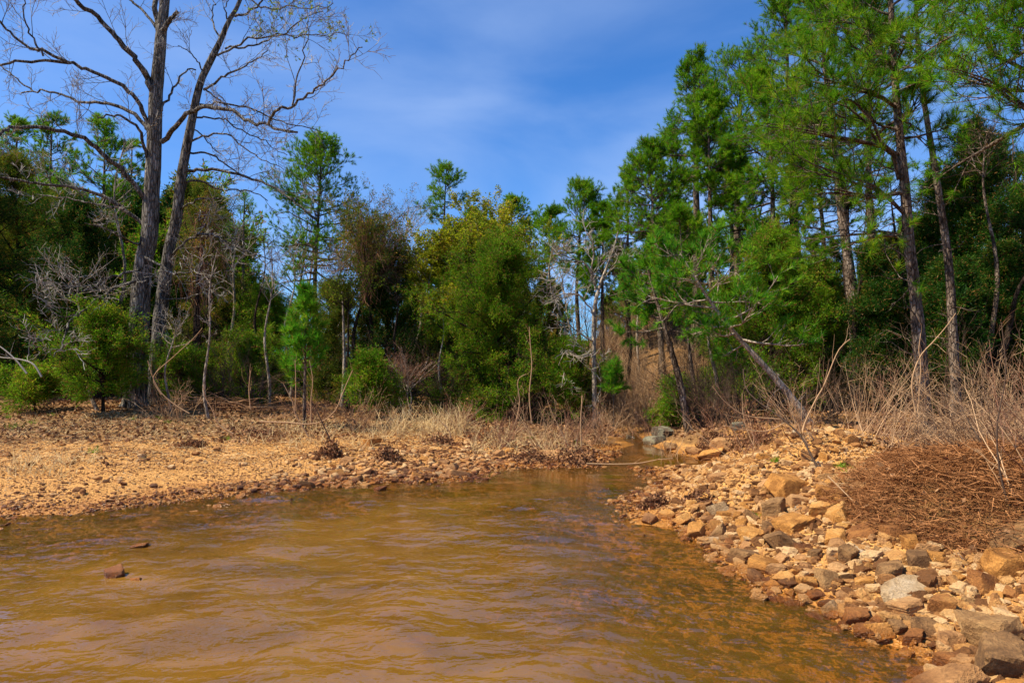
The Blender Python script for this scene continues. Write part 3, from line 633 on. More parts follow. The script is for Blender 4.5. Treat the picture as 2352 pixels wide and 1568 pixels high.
# ---- the two big bare trees on the left: traced trunks and limbs, each limb at its own depth
def r1(l, dz0=0.0, dz1=0.0):            # coordinates of the enlarged top left corner -> places
    n = len(l); return [(x*.375, y*.375, dz0 + (dz1-dz0)*i/max(n-1, 1)) for i, (x, y) in enumerate(l)]
def r2(l, dz0=0.0, dz1=0.0):
    n = len(l); return [(x*.375, 490+y*.375, dz0 + (dz1-dz0)*i/max(n-1, 1)) for i, (x, y) in enumerate(l)]
def big_tree(Y, name, label, trunk, widths, limbs, seed, leafy=False, bark='oakbark', twig='twig', nm=None):
    global rng
    rng = np.random.default_rng(seed)
    b = base_at(trunk[0][0], Y); 
    TP = smooth_path([b] + [at(u, v, Y) for u, v in trunk[1:]], 44)
    wv = np.array(widths, float); zz = [at(u, v, Y)[2] for u, v in [(0, w_[0]) for w_ in widths]]
    R = np.interp(TP[:, 2], zz, wv[:, 1]*.86/2/F*Y)
    root = empty(name, b.tolist(), label, 'bare tree')
    G = Geo(); G.tubes(TP[None], R[None], 16, rough=0.05)
    # root flare
    for a in np.linspace(0, 2*pi, 6, endpoint=False):
        d = np.array([cos(a), sin(a), 0]); p = smooth_path([b+d*R[0]*.3+[0, 0, R[0]*2.4], b+d*R[0]*.9+[0, 0, R[0]*.6], b+d*R[0]*1.9-[0, 0, .08]], 6)
        G.tubes(p[None], np.linspace(R[0]*.55, R[0]*.12, 6)[None], 6)
    link('trunk', G.mesh(name+'_trunk', M[bark], True, b), root)
    GW, GL = Geo(), Geo()
    for k, (pts, w0, w1, dens) in enumerate(limbs):
        # start inside the trunk it springs from, then keep the given depth offsets
        P = smooth_path([at(u, v, Y+dz) for u, v, dz in pts], max(10, 3*len(pts)))
        Lt = np.linalg.norm(np.diff(P, axis=0), axis=1).sum()
        P[1:-1] += rng.normal(size=(len(P)-2, 3))*0.018*np.array([1, 2.5, 1])
        Rl = np.linspace(w0*.88/2/F*Y, w1*.8/2/F*Y, len(P))
        g = Geo(); g.tubes(P[None], Rl[None], 7, cap=True, rough=0.07)
        Pn, Rn = P[None], Rl[None]
        o, d, r_, t_, _ = offshoot(Pn, Rn, max(3, int(dens*Lt*1.7)), 0.22, 1.0, 0.85)
        d = nrm(d + np.array([0, 0, 0.15])); l1 = rng.uniform(.5, 1.5, len(o))*(1.1-0.5*t_)*min(1.0, Lt/2.2+.25)
        A = grow(o, d, l1, 6, up=0.05, wander=0.12); RA = taper(A, np.minimum(r_*.5, .010), .004); g.tubes(A, RA, 4)
        link('limb', g.mesh(name+'_limb', M[bark], True, b), root)
        o, d, r_, t_, pi_ = offshoot(A, RA, 6, 0.2, 1.0, 0.75); l2 = l1[pi_]*.5*rng.uniform(.5, 1.2, len(o))
        Bq = grow(o, d, l2, 5, up=0.04, wander=0.15); RB = taper(Bq, .0065, .004); GW.tubes(Bq, RB, 3)
        o, d, r_, t_, pi_ = offshoot(Bq, RB, 5, 0.2, 1.0, 0.75); l3 = l2[pi_]*.5*rng.uniform(.5, 1.2, len(o))
        Cq = grow(o, d, l3, 3, up=0.04, wander=0.16); GW.tubes(Cq, taper(Cq, .0045, .003), 3)
        if leafy and k in leafy:
            e = Cq[:, -1]; e = e[rng.uniform(size=len(e)) < 0.34]; e = np.repeat(e, 3, 0)
            GL.leaves(e, nrm(rng.normal(size=e.shape)), 0.055, 0.045)
    link('crown', GW.mesh(name+'_crown', M[twig], False, b), root)
    if GL.n: link('foliage', GL.mesh(name+'_foliage', M['lime'], False, b), root)
    return root
def r5_(l): return [(1274 + x*.4583, 490 + y*.4583, (-.5 if i else 0)*i*.4) for i, (x, y) in enumerate(l)]
T1 = [(312,900),(319,752),(330,602),(343,544),(349,431),(354,337),(358,225),(366,131),(371,72),(377,20),(384,-60),(390,-160),(398,-300)]
W1 = [(950,60),(880,56),(760,50),(600,45),(431,40),(337,37),(225,34),(131,30),(75,27),(0,24),(-150,17),(-300,9)]
L1 = [
 (r1([(985,200),(1030,150),(1060,110),(1090,70)], -.1, -.3), 15, 9, .3),
 (r1([(975,200),(958,120),(952,40),(945,-60),(930,-200)], 0, .5), 16, 10, .7),
 (r1([(945,580),(880,440),(800,330),(700,220),(600,110),(500,40),(430,-20),(350,-120),(250,-250)], 0, -2.2), 17, 8, .9),
 (r1([(955,170),(900,90),(830,30),(770,-20),(700,-90)], 0, .8), 8, 4, .8),
 (r1([(905,760),(870,660),(800,570),(700,500),(560,440),(440,390),(300,370),(150,380),(0,395),(-150,420)], 0, -1.6), 12, 5, 1.1),
 (r1([(430,388),(300,330),(180,290),(100,240),(40,180),(0,120),(-60,40)], -1.1, -2.0), 8, 5, 1.0),
 (r1([(900,790),(820,700),(720,650),(600,630),(470,620),(350,570),(200,560),(130,570)], 0, 1.4), 11, 4, 1.1),
 (r1([(200,560),(120,500),(0,400),(-60,330)], 1.3, 1.6), 5, 3, 1.0),
 (r1([(935,1010),(880,900),(860,800),(780,730),(690,705),(600,720)], 0, -1.2), 10, 4, .9),
 (r1([(890,1220),(800,1100),(700,1000),(600,920),(500,840),(350,800),(200,775),(50,790),(0,820),(-100,850)], 0, -3.0), 14, 7, 1.1),
 (r1([(870,1370),(740,1270),(600,1190),(450,1150),(250,1130),(100,1100),(0,1085),(-120,1060)], 0, -1.5), 11, 5, 1.2),
 (r1([(760,1282),(600,1245),(480,1230),(380,1200),(220,1190)], -.4, .8), 6, 3, 1.1),
 (r1([(990,870),(1060,800),(1130,710),(1200,670),(1300,655),(1420,680),(1500,730),(1570,760),(1650,770),(1740,805),(1820,810)], -.1, -3.2), 13, 5, 1.0),
 (r1([(1645,765),(1650,735),(1680,690),(1780,650),(1840,600),(1920,550),(2000,490),(2080,420),(2150,350),(2220,290)], -2.9, -3.8), 7, 2.5, 1.3),
 (r1([(1790,645),(1810,520),(1850,380),(1880,230),(1890,120)], -3.2, -3.4), 4, 2, 1.3),
 (r1([(990,680),(1050,560),(1110,480),(1160,420),(1200,430)], 0, .7), 7, 4, .9),
 (r1([(265,345),(200,230),(150,100),(160,0),(150,-80)], -1.8, -2.2), 5, 2.5, 1.2),
 (r2([(870,330),(760,370),(640,400),(560,450),(470,480),(250,390)], -.2, -2.6), 7, 2.5, 1.6),
 (r2([(850,400),(720,450),(620,510),(500,600),(430,660),(400,760),(380,820),(330,880)], -.3, -3.2), 9, 2.5, 1.7),
 (r2([(520,590),(420,640),(300,590),(230,540)], -2.0, -2.6), 4, 2, 1.6),
 (r2([(890,270),(1000,330),(1060,370),(1150,360),(1230,310)], -.3, -1.9), 7, 3, 1.4),
 (r2([(880,200),(760,150),(640,90),(520,60)], 0, -2.2), 6, 2.5, 1.5),
]
big_tree(18.0, 'big_bare_tree', 'tallest thick-trunked leafless tree with long arching limbs on the gravel bank', T1, W1, L1, 71)
T2 = [(350,900),(360,827),(367,734),(379,640),(390,565),(405,506),(416,412),(431,326),(446,251),(461,187),(484,139),(510,86),(525,49),(544,18),(566,-40),(590,-120)]
W2 = [(950,40),(827,36),(640,32),(565,28),(412,26),(326,23),(251,21),(187,18),(139,18),(86,14),(49,12),(-40,8),(-120,5)]
L2 = [
 (r1([(1225,640),(1300,630),(1400,640),(1530,660),(1650,720),(1760,750),(1870,780),(1980,810)], 0, 1.5), 6, 2.5, 1.2),
 (r1([(1250,550),(1330,500),(1390,460),(1480,410),(1570,370),(1640,310)], 0, -1.4), 7, 2.5, 1.3),
 (r1([(1380,300),(1480,290),(1560,290),(1620,250),(1700,220),(1850,215),(2000,215),(2150,210)], 0, 1.1), 5.5, 2, 1.5),
 (r1([(1330,340),(1440,280),(1540,240),(1700,210),(1850,120),(1980,70)], 0, -1.8), 6, 2, 1.5),
 (r1([(1255,540),(1310,590),(1380,640),(1460,690)], 0, .9), 5, 2.5, 1.0),
 (r1([(1165,870),(1250,830),(1330,820),(1410,820),(1480,900),(1560,950),(1640,990),(1740,1040)], 0, -1.2), 5.5, 2, 1.3),
 (r1([(1155,935),(1260,935),(1330,970),(1400,1020),(1460,1060)], 0, 1.0), 6, 3.5, .9),
 (r1([(1150,1045),(1300,1040),(1430,1060),(1560,1100),(1660,1140),(1740,1190),(1820,1250),(1900,1310)], 0, -1.2), 9, 3.5, 1.1),
 (r1([(1095,1190),(1160,1120),(1240,1115),(1330,1160),(1450,1165),(1560,1180),(1640,1230)], 0, .8), 7, 2.5, 1.2),
 (r1([(1085,1290),(1180,1240),(1280,1220),(1370,1210)], 0, -1.0), 6, 3, 1.0),
 (r2([(1050,260),(1080,230),(1150,170),(1230,130),(1310,130),(1400,180),(1500,230),(1600,265),(1700,300)], 0, -1.6), 7, 2.5, 1.5),
 (r1([(1200,720),(1300,720),(1370,730),(1440,780),(1530,820),(1610,860),(1690,920),(1760,950)], 0, .4), 5, 2, 1.3),
 (r1([(1180,790),(1260,850),(1310,910),(1360,950)], 0, 1.2), 4, 2, 1.1),
 (r1([(1440,100),(1530,80),(1600,10),(1650,-60),(1720,-140)], 0, -.8), 7, 3, 1.6),
 (r1([(1350,230),(1310,160),(1300,80),(1310,30),(1290,-40)], 0, .8), 5, 2.5, 1.2),
 (r1([(1390,120),(1380,50),(1390,-30),(1400,-120)], 0, -.5), 4, 2, 1.2),
 (r1([(1235,430),(1200,360),(1150,310),(1090,280)], 0, -1.0), 4, 2, 1.3),
 (r1([(1500,-30),(1640,60),(1780,40),(1900,60),(2040,20)], -.5, -2.0), 5, 2, 1.8),
 (r2([(1030,340),(980,480),(1000,520),(1100,525),(1250,480),(1330,460)], -.4, -1.6), 5, 2, 1.2),
]
big_tree(19.0, 'big_bare_tree', 'slightly thinner leafless tree leaning right close beside the thickest trunk', T2, W2, L2, 73, leafy={2, 3, 13, 17})

# ---- left wood
LW = 'trees of the left wood'
cedar(35, 23, 335, 300, 900, 'tall dark cedar with a rusty brown tip at the far left edge', 1, nb=120, mat='cedar_rust', m2=5)
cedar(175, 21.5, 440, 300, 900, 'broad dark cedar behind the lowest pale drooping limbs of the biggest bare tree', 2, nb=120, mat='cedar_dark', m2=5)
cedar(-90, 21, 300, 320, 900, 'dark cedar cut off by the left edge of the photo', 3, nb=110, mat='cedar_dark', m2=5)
pine(118, 31, 262, 150, 560, 'pointed pine standing behind the rusty cedar at far left', seed=1, nb=34)
pine(238, 30, 268, 170, 600, 'open-crowned pine seen between the left limbs of the biggest bare tree', seed=2, nb=32)
pine(300, 32, 320, 130, 640, 'small-crowned pine directly left of the thickest bare trunk', seed=3, nb=28)
pine(35, 33, 270, 160, 520, 'round-topped pine behind the leftmost cedars', seed=4, nb=30)
bare(278, 24, 300, 130, 480, 'slender straight leafless tree left of the thickest trunk', 1, nb=14, m=(5, 4), bark='palebark', tr=0.09)
bare(188, 24, 430, 120, 560, 'crooked pale leafless tree in front of the dark cedar', 2, nb=12, m=(5, 4), bark='palebark', tr=0.09)
bare(465, 23, 415, 190, 700, 'tree draped in hanging rusty brown dead vines behind the twin bare trunks', 3, nb=26, m=(6, 5), bark='darkbark', twig='twig_red', tr=0.16, hang=0.06, hq=16, leaf='cedar_rust', lq=2)
cedar(470, 25, 400, 210, 860, 'rusty green cedar behind the vine-draped tree', 4, nb=80, mat='cedar_rust')
pine(560, 28, 440, 130, 800, 'thin sparse-needled pine right of the twin bare trunks', seed=5, nb=36, tufts=1, q=16, m1=6)
bare(545, 24, 470, 170, 700, 'spindly grey leafless tree in front of the thin sparse pine', 4, nb=16, m=(6, 5), tr=0.07)
bare(175, 17.2, 560, 260, 700, 'pale leafless sapling with wide drooping twigs in front of the left cedars', 40, nb=12, m=(5, 4), twig='twig_pale', ub=230, tr=.05, elev=.2)
bare(395, 17.0, 700, 150, 800, 'short pale leafless sapling between the twin trunks and the slim white one', 41, nb=12, m=(5, 4), twig='twig_pale', tr=.03, elev=.6)
bare(620, 19.0, 560, 150, 700, 'fine grey leafless tree between the slim white sapling and the young pine', 42, nb=18, m=(6, 5), twig='twig', tr=.045)
bare(490, 16.5, 555, 70, 800, 'slim white-barked leafless sapling standing behind the brush pile', 5, nb=14, m=(4, 3), bark='palebark', twig='twig_pale', ub=482, tr=0.035)
cedar(240, 16.6, 715, 215, 905, 'wide low cedar bush at the foot of the biggest bare tree', 5, nb=70, m1=9, m2=5, name='cedar_bush', cat='cedar bush', shape=0.7, elev=(1.1, 0.25), ragged=.65)
cedar(85, 17.2, 862, 140, 925, 'small low cedar bush at the far left edge of the gravel', 6, nb=40, name='cedar_bush', cat='cedar bush', shape=0.4, elev=(1.0, 0.15))
cedar(430, 19, 800, 190, 915, 'low green cedar bush behind the brush pile, right of the twin trunks', 7, nb=50, name='cedar_bush', cat='cedar bush', shape=0.4)
cedar(570, 20, 770, 200, 915, 'green cedar bush just left of the bright young pine', 8, nb=60, name='cedar_bush', cat='cedar bush', shape=0.4)
cedar(620, 24, 660, 200, 900, 'mid green cedar behind the bright young pine', 9, nb=80, mat='cedar')
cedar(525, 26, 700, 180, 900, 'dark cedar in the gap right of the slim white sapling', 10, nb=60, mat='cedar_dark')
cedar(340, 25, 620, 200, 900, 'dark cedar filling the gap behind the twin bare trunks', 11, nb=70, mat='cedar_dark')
# bright young pine
pine(702, 15.0, 655, 130, 885, 'bright green young pine standing alone at the edge of the gravel', ub=702, seed=6, nb=38, tufts=1, q=40, nl=0.21, nw=0.010, mat='pine_bright', tr=0.045, dead=0, elev=(1.1, 0.45), m1=4, cat='young pine',
     prof=lambda s: np.clip(1.05 - s**1.4, 0.12, 1)*(0.6+0.4*np.clip(s/.25, 0, 1)))
# ---- middle wood
pine(735, 29, 322, 250, 640, 'tall pine with a full rounded crown left of the open sky', ub=722, seed=7, nb=70, q=40, dead=12, sag=0.02, elev=(0.9, 0.0), prof=lambda s: np.interp(s, [0, .5, .72, .88, 1], [.75, 1, .85, .55, .3]))
pine(1022, 34, 382, 125, 505, 'small lone pine top rising above the brown shrubs in the middle', seed=8, nb=26, q=26)
pine(1175, 38, 452, 120, 560, 'flat-topped pine crown peeking over the yellow-green tree', seed=9, nb=24, prof=lambda s: np.clip(1.1-s**3, .2, 1))
pine(1330, 28, 420, 190, 640, 'pine with a domed crown right of the yellow-green tree', seed=10, nb=46, q=28)
pine(1262, 32, 480, 130, 640, 'shorter pine tucked against the domed pine', seed=11, nb=30)
pine(1085, 40, 480, 90, 560, 'tiny distant pine top behind the yellow-green tree', seed=12, nb=18)
bare(840, 22, 475, 300, 650, 'wide leafless tree of dense reddish brown twigs left of the middle', 6, nb=30, m=(8, 6, 3), bark='darkbark', twig='twig_red', tr=0.13, stems=2, hq=6, leaf='cedar_rust', lq=1)
bare(945, 25, 455, 200, 600, 'pale fine-twigged leafless tree right of the reddish one', 7, nb=22, m=(7, 6), twig='twig', tr=0.09, stems=2)
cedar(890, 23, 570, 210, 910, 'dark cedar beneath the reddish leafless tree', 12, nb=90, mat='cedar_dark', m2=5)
cedar(1150, 20, 555, 300, 935, 'biggest broad green cedar at the middle of the far bank', 13, nb=150, m1=10, m2=5, mat='cedar', shape=0.55, q=9, ragged=.7)
cedar(1030, 23, 640, 190, 930, 'green cedar just left of the biggest cedar', 14, nb=80, mat='cedar')
bare(1120, 25, 525, 310, 650, 'yellow-green leafing tree crowning above the biggest cedar', 8, nb=30, m=(8, 6), leaf='yellow', lq=6, ll=0.075, lw=0.05, tr=0.13, stems=3, cat='leafing tree', name='leafing_tree')
bare(1030, 23.5, 540, 150, 620, 'narrow yellow-green leafing tree left of the biggest cedar', 9, nb=26, m=(7, 5), leaf='yellow', lq=3, ll=0.07, lw=0.05, tr=0.09, cat='leafing tree', name='leafing_tree')
bare(1015, 20.5, 690, 150, 720, 'low yellow-green leafing shrub at the left foot of the biggest cedar', 10, nb=20, m=(7, 5), leaf='yellow', lq=3, ll=0.05, lw=0.04, tr=0.05, cat='leafing shrub', name='leafing_shrub')
bare(800, 19.5, 640, 180, 720, 'dark crooked shrub with sparse lime leaves right of the young pine', 11, nb=20, m=(7, 5), leaf='lime', lq=1, ll=0.05, lw=0.04, bark='darkbark', twig='twig_dark', tr=0.06, cat='leafing shrub', name='leafing_shrub')
bare(940, 18.5, 820, 190, 900, 'tangle of grey dead branches left of the tall straw', 12, nb=14, m=(6, 4), twig='twig_red', tr=0.03, stems=3, name='bare_shrub', cat='bare shrub')
cedar(760, 22, 640, 170, 915, 'cedar behind the crooked lime-leaved shrub', 15, nb=70, mat='cedar_rust')
cedar(850, 17.5, 825, 110, 925, 'small cedar bush at the left end of the tall straw', 16, nb=40, name='cedar_bush', cat='cedar bush', shape=.4)
cedar(1310, 19, 790, 170, 935, 'dark green cedar bush at the foot of the white-limbed tree', 17, nb=70, name='cedar_bush', cat='cedar bush', shape=.45)
big_tree(18.5, 'forked_pale_tree', 'pale forked leafless tree with white limbs right of the biggest cedar', [(1366,900),(1364,780),(1366,705),(1378,655),(1393,615),(1410,570),(1420,530)], [(950,13),(780,11),(700,10),(650,8),(600,5),(530,2.5)],
 [(r5_([(205,385),(180,300),(130,240),(60,215),(0,205)]), 6, 2, 2.2), (r5_([(205,370),(190,270),(195,170),(170,100)]), 6, 2, 2.2), (r5_([(195,640),(130,600),(60,560),(0,540)]), 5, 2, 2.0), (r5_([(200,520),(140,430),(60,400),(-20,430)]), 5, 2, 2.0),
  (r5_([(195,700),(130,720),(60,690),(20,760)]), 4, 1.5, 2.0), (r5_([(240,330),(290,270),(320,200)]), 4, 1.5, 2.2), (r5_([(200,790),(240,850),(215,760),(180,700)]), 4, 2, 1.0)], 75, bark='palebark', twig='twig_pale')
bare(1290, 19.5, 600, 150, 720, 'crooked white-twigged leafless shrub between the cedar and the forked pale tree', 14, nb=14, m=(6, 5), twig='twig_pale', ub=1340, path=[(1335, 820), (1310, 760)], tr=0.05)
pine(1408, 17.5, 840, 56, 915, 'little yellow-green pine sapling beside the boulders of the creek', seed=13, nb=26, tufts=1, q=26, nl=0.17, nw=0.011, mat='pine_bright', dead=0, m1=3, elev=(1.1, 0.4), tr=.02, cat='young pine')
# ---- right wood
pine(1592, 24, 108, 240, 400, 'tall flat-layered pine standing clear against the sky, left end of the right wood', ub=1597, seed=14, nb=50, q=28, tr=0.20, elev=(0.7, 0.05), path=[(1600, 700), (1600, 500), (1597, 300)],
     prof=lambda s: np.clip(1.1 - s**2.2, .2, 1)*(.75+.25*np.sin(s*14)))
pine(1490, 22, 335, 190, 560, 'round-crowned pine in front of the tall flat-layered one', seed=15, nb=50, q=28, ub=1525)
pine(1682, 22, 318, 150, 600, 'narrow pine right of the tall flat-layered one', seed=16, nb=40, q=28)
pine(1440, 26, 395, 120, 600, 'pine at the left edge of the right wood behind the round-crowned one', seed=17, nb=34, q=26)
pine(1700, 26, 120, 250, 420, 'broad pine filling the skyline behind the tall flat-layered one', seed=18, nb=50, q=28, tr=.2, ub=1690)
pine(1800, 22, -10, 260, 430, 'very tall pine whose top is cut by the upper edge, left of the near pines', seed=19, nb=60, q=28, tr=.2, ub=1850)
pine(1880, 17, -120, 330, 470, 'tall near pine with long sunlit needles and a dark trunk', seed=20, nb=50, q=56, m1=8, tufts=2, nl=0.20, nw=0.008, tr=.17, ub=1968, path=[(1962, 720), (1935, 500), (1918, 330), (1895, 150)], mat='pine_yellow')
pine(2045, 12.0, -330, 430, 330, 'nearest pine with a pale scaly trunk rising at right', seed=21, nb=30, q=64, m1=8, tufts=2, nl=0.19, nw=0.0065, tr=.125, ub=2128, mat='pine_yellow',
     path=[(2122, 948), (2112, 800), (2098, 640), (2087, 560), (2079, 440), (2065, 300), (2054, 160), (2045, 0), (2040, -150)], dead=16, limbs=[
 (r4([(1690,1180),(1600,1080),(1500,1010),(1380,970),(1200,910),(1080,850)]), -1.2), (r4([(1705,1330),(1600,1275),(1450,1290),(1320,1300),(1230,1310)]), -1.6), (r4([(1640,590),(1560,540),(1450,500),(1250,470),(1080,420)]), -1.0),
 (r4([(1640,380),(1540,290),(1470,160),(1420,40)]), .8), (r4([(1660,990),(1610,810),(1520,780),(1460,640),(1300,560),(1130,520)]), -.6), (r4([(1660,850),(1500,790),(1300,760),(1100,720),(880,690)]), -1.4),
 (r4([(1630,260),(1540,190),(1400,130),(1200,120)]), -.8), (r4([(1650,700),(1750,600),(1830,500)]), -.5), (r4([(1680,1060),(1500,1090),(1300,1060),(1150,1080)]), -.4)])
pine(2100, 13.5, -260, 300, 200, 'slim dark-trunked pine leaning just right of the pale scaly trunk', seed=22, nb=26, q=56, m1=7, tufts=2, nl=0.19, nw=0.007, tr=.10, ub=2195,
     path=[(2190, 800), (2178, 600), (2146, 380), (2118, 200), (2105, 40), (2102, -100)], dead=22)
pine(2500, 9.0, -700, 700, 330, 'pine beyond the right edge sending long drooping boughs into the picture', seed=23, nb=40, q=44, nl=0.17, nw=0.006, tr=.16, ub=2520, lim=(2.1, 4.2), dead=14, tufts=2, m1=10, elev=(0.5, -.25), limbs=[
 (r4([(2500,700),(2351,600),(2150,460),(1980,400),(1850,360)]), -.3), (r4([(2500,480),(2351,380),(2150,280),(2130,150),(2000,60)]), .4), (r4([(2500,100),(2300,20),(2100,-30),(1950,20)]), 0), (r4([(2500,250),(2351,200),(2250,150)]), -.6)])
pine(1625, 21, 215, 150, 480, 'pine squeezed in right of the tall flat-layered one', seed=31, nb=40, ub=1640)
pine(1760, 19, 170, 210, 520, 'bushy pine left of the tall near pine with sunlit needles', seed=32, nb=50, q=28, mat='pine', ub=1790)
pine(1985, 21, -60, 250, 420, 'high pine between the near pines, cut by the upper edge', seed=33, nb=50, q=26, ub=2010)
pine(1880, 24, 250, 190, 560, 'pine behind the tall near pine', seed=34, nb=40, ub=1885)
pine(1545, 27, 300, 130, 560, 'thin pine behind the round-crowned one', seed=35, nb=34)
pine(1385, 27, 470, 120, 680, 'low pine between the domed pine and the right wood', seed=36, nb=34)
pine(2290, 20, 330, 200, 700, 'pine behind the thin leafless tree near the right edge', seed=37, nb=40)
# leaning pines over the creek
pine(1478, 15.5, 560, 210, 770, 'leaning pine with layered bright boughs over the creek', seed=24, nb=17, q=36, m1=8, nl=.17, nw=.012, tr=.10, ub=1590, mat='pine_bright', path=[(1582, 985), (1562, 880), (1535, 780), (1505, 680)], elev=(.7, .05), dead=6, sag=.05)
pine(1560, 17.5, 470, 170, 740, 'thin leaning pine behind the layered leaning one', seed=25, nb=20, q=28, tr=.06, ub=1606, mat='pine', path=[(1600, 930), (1583, 800), (1570, 640)], dead=8)
pine(1560, 13.8, 545, 330, 790, 'sharply leaning pine whose bare trunk slants up to the left', seed=26, bark='palebark', nb=19, q=36, m1=8, nl=.17, nw=.012, tr=.085, ub=1858, mat='pine_bright', path=[(1835, 935), (1775, 862), (1690, 768), (1630, 690)], elev=(.6, 0), dead=5, sag=.05)
cedar(1770, 17.5, 520, 250, 945, 'broad green cedar behind the sharply leaning trunk', 18, nb=130, m2=5)
cedar(1880, 19, 600, 200, 930, 'green cedar under the tall near pine', 19, nb=90, m2=5)
cedar(1665, 20, 640, 130, 930, 'narrow green cedar on the slope above the creek', 20, nb=70)
cedar(1545, 17, 880, 80, 985, 'small cedar bush beside the lichened boulders', 21, nb=34, name='cedar_bush', cat='cedar bush', shape=.4)
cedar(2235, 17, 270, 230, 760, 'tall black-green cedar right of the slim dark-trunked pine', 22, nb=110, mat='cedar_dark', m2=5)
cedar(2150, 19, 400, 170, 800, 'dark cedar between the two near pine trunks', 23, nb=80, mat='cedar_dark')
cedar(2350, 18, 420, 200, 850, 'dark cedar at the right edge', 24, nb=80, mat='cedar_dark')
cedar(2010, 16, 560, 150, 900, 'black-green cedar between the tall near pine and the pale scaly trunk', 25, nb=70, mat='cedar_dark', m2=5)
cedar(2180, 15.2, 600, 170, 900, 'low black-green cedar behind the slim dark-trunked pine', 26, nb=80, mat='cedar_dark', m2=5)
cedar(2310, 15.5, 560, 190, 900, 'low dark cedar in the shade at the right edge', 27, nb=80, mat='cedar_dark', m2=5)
bare(2270, 15, 255, 200, 420, 'leafless tree in front of the black-green cedar', 15, nb=16, m=(6, 5), tr=.07, bark='pinebark', twig='twig_dark')
bare(2330, 19, 320, 240, 560, 'leafless tree with brown twigs at the right edge', 16, nb=16, m=(7, 5), tr=.09, twig='twig_dark', bark='darkbark')
for k, (u_, Y_, vt, lean) in enumerate([(1950, 17.5, 300, -25), (1985, 16, 430, 10), (2065, 18, 380, -12), (2318, 14.5, 560, 45), (2250, 20, 300, 20), (1840, 21, 380, -15), (1745, 23, 420, 8), (2290, 17, 350, -20)]):
    bare(u_+lean, Y_, vt, 150, 480, ['slim dark trunk standing in the shade left of the pale scaly pine', 'thin dark tree with snapped twigs touching the pale scaly trunk on its left', 'thin dark tree showing between the near pine trunks', 'dark leaning trunk close to the right edge',
         'thin dark trunk inside the black-green cedar', 'dark trunk above the broad green cedar of the right wood', 'dark straight trunk right of the narrow skyline pine', 'dark bare tree behind the thin leafless tree near the right edge'][k], 30+k, nb=14, m=(5, 4), bark='darkbark', twig='twig_dark', ub=u_-lean, tr=[.13, .08, .08, .12, .08, .12, .10, .08][k], elev=.2)

for k, (u_, Y_, vt, dk, lab) in enumerate([(600, 22, 520, 1, 'thin dark trunk left of the tall rounded pine'), (668, 23, 560, 0, 'thin pale tree directly behind the young pine'), (785, 20.5, 560, 0, 'thin grey tree right of the young pine'), (905, 21, 600, 1, 'dark twiggy trunk left of the biggest cedar'),
         (1275, 20.5, 540, 0, 'slender grey tree on the right side of the biggest cedar'), (1432, 20, 560, 1, 'dark slender trunk right of the white-limbed tree'), (1465, 22, 600, 0, 'slender pale trunk at the top of the creek slope'), (1515, 24, 560, 1, 'dark trunk on the slope behind the leaning pines'), (1640, 18.5, 560, 0, 'thin pale trunk right of the thin leaning pine')]):
    bare(u_, Y_, vt, 120, vt+100, lab, 60+k, nb=12, m=(5, 4), bark='darkbark' if dk else 'palebark', twig='twig_dark' if dk else 'twig_red', tr=.06, elev=.5)

# ---- the crowded trees deeper in the wood: a few builds, copied
def copy_thing(root, loc, rz, sc, label=None, group=None):
    r = root.copy(); COL.objects.link(r); r.location = loc; r.rotation_euler = (0, 0, rz); r.scale = (sc, sc, sc)
    if label: r['label'] = label
    if group: r['group'] = group
    for ch in list(root.children):
        c = ch.copy(); COL.objects.link(c); c.parent = r
    return r
def proto_cedar(seed, mat, h, w):
    b = np.array([0., 40., H(0, 40)]); v0 = HOR
    vt = CY - F*np.tan(np.arctan((b[2]+h-CAMH)/40) - PITCH)
    return cedar(CX, 40, vt, w/40*F, 900, '', seed, nb=64, m1=8, m2=4, q=6, mat=mat, spl=.16, spw=.045, base=b)
def proto_pine(seed, h, w, low):
    b = np.array([0., 40., H(0, 40)])
    vv = lambda z: CY - F*np.tan(np.arctan((b[2]+z-CAMH)/40) - PITCH)
    return pine(CX, 40, vv(h), w/40*F, vv(low), '', seed=seed, nb=30, m1=9, tufts=2, q=20, nl=.24, nw=.026, base=b)
def proto_bare(seed, h, w, low, **k):
    b = np.array([0., 40., H(0, 40)])
    vv = lambda z: CY - F*np.tan(np.arctan((b[2]+z-CAMH)/40) - PITCH)
    return bare(CX, 40, vv(h), w/40*F, vv(low), '', seed, base=b, **k)
PR = {'cedar': [proto_cedar(201, 'cedar', 6.0, 4.2), proto_cedar(202, 'cedar_dark', 7.5, 4.0), proto_cedar(203, 'cedar_rust', 6.5, 3.6)],
      'pine': [proto_pine(204, 12, 4.4, 6), proto_pine(205, 10, 3.6, 4)],
      'bare': [proto_bare(206, 8, 4.5, 2.5, nb=18, m=(6, 5), bark='darkbark', twig='twig_dark', tr=.09), proto_bare(207, 7, 4.0, 2.0, nb=18, m=(6, 5), twig='twig', tr=.07)]}
LBL = {'cedar': ('evergreen crowded deep in the {} wood behind the bank trees', 'cedars deep in the {} wood'),
       'pine': ('pine standing deep in the {} wood behind the bank trees', 'pines deep in the {} wood'),
       'bare': ('leafless tree standing deep in the {} wood behind the bank trees', 'leafless trees deep in the {} wood')}
FILL = []
r_ = random.Random(5)
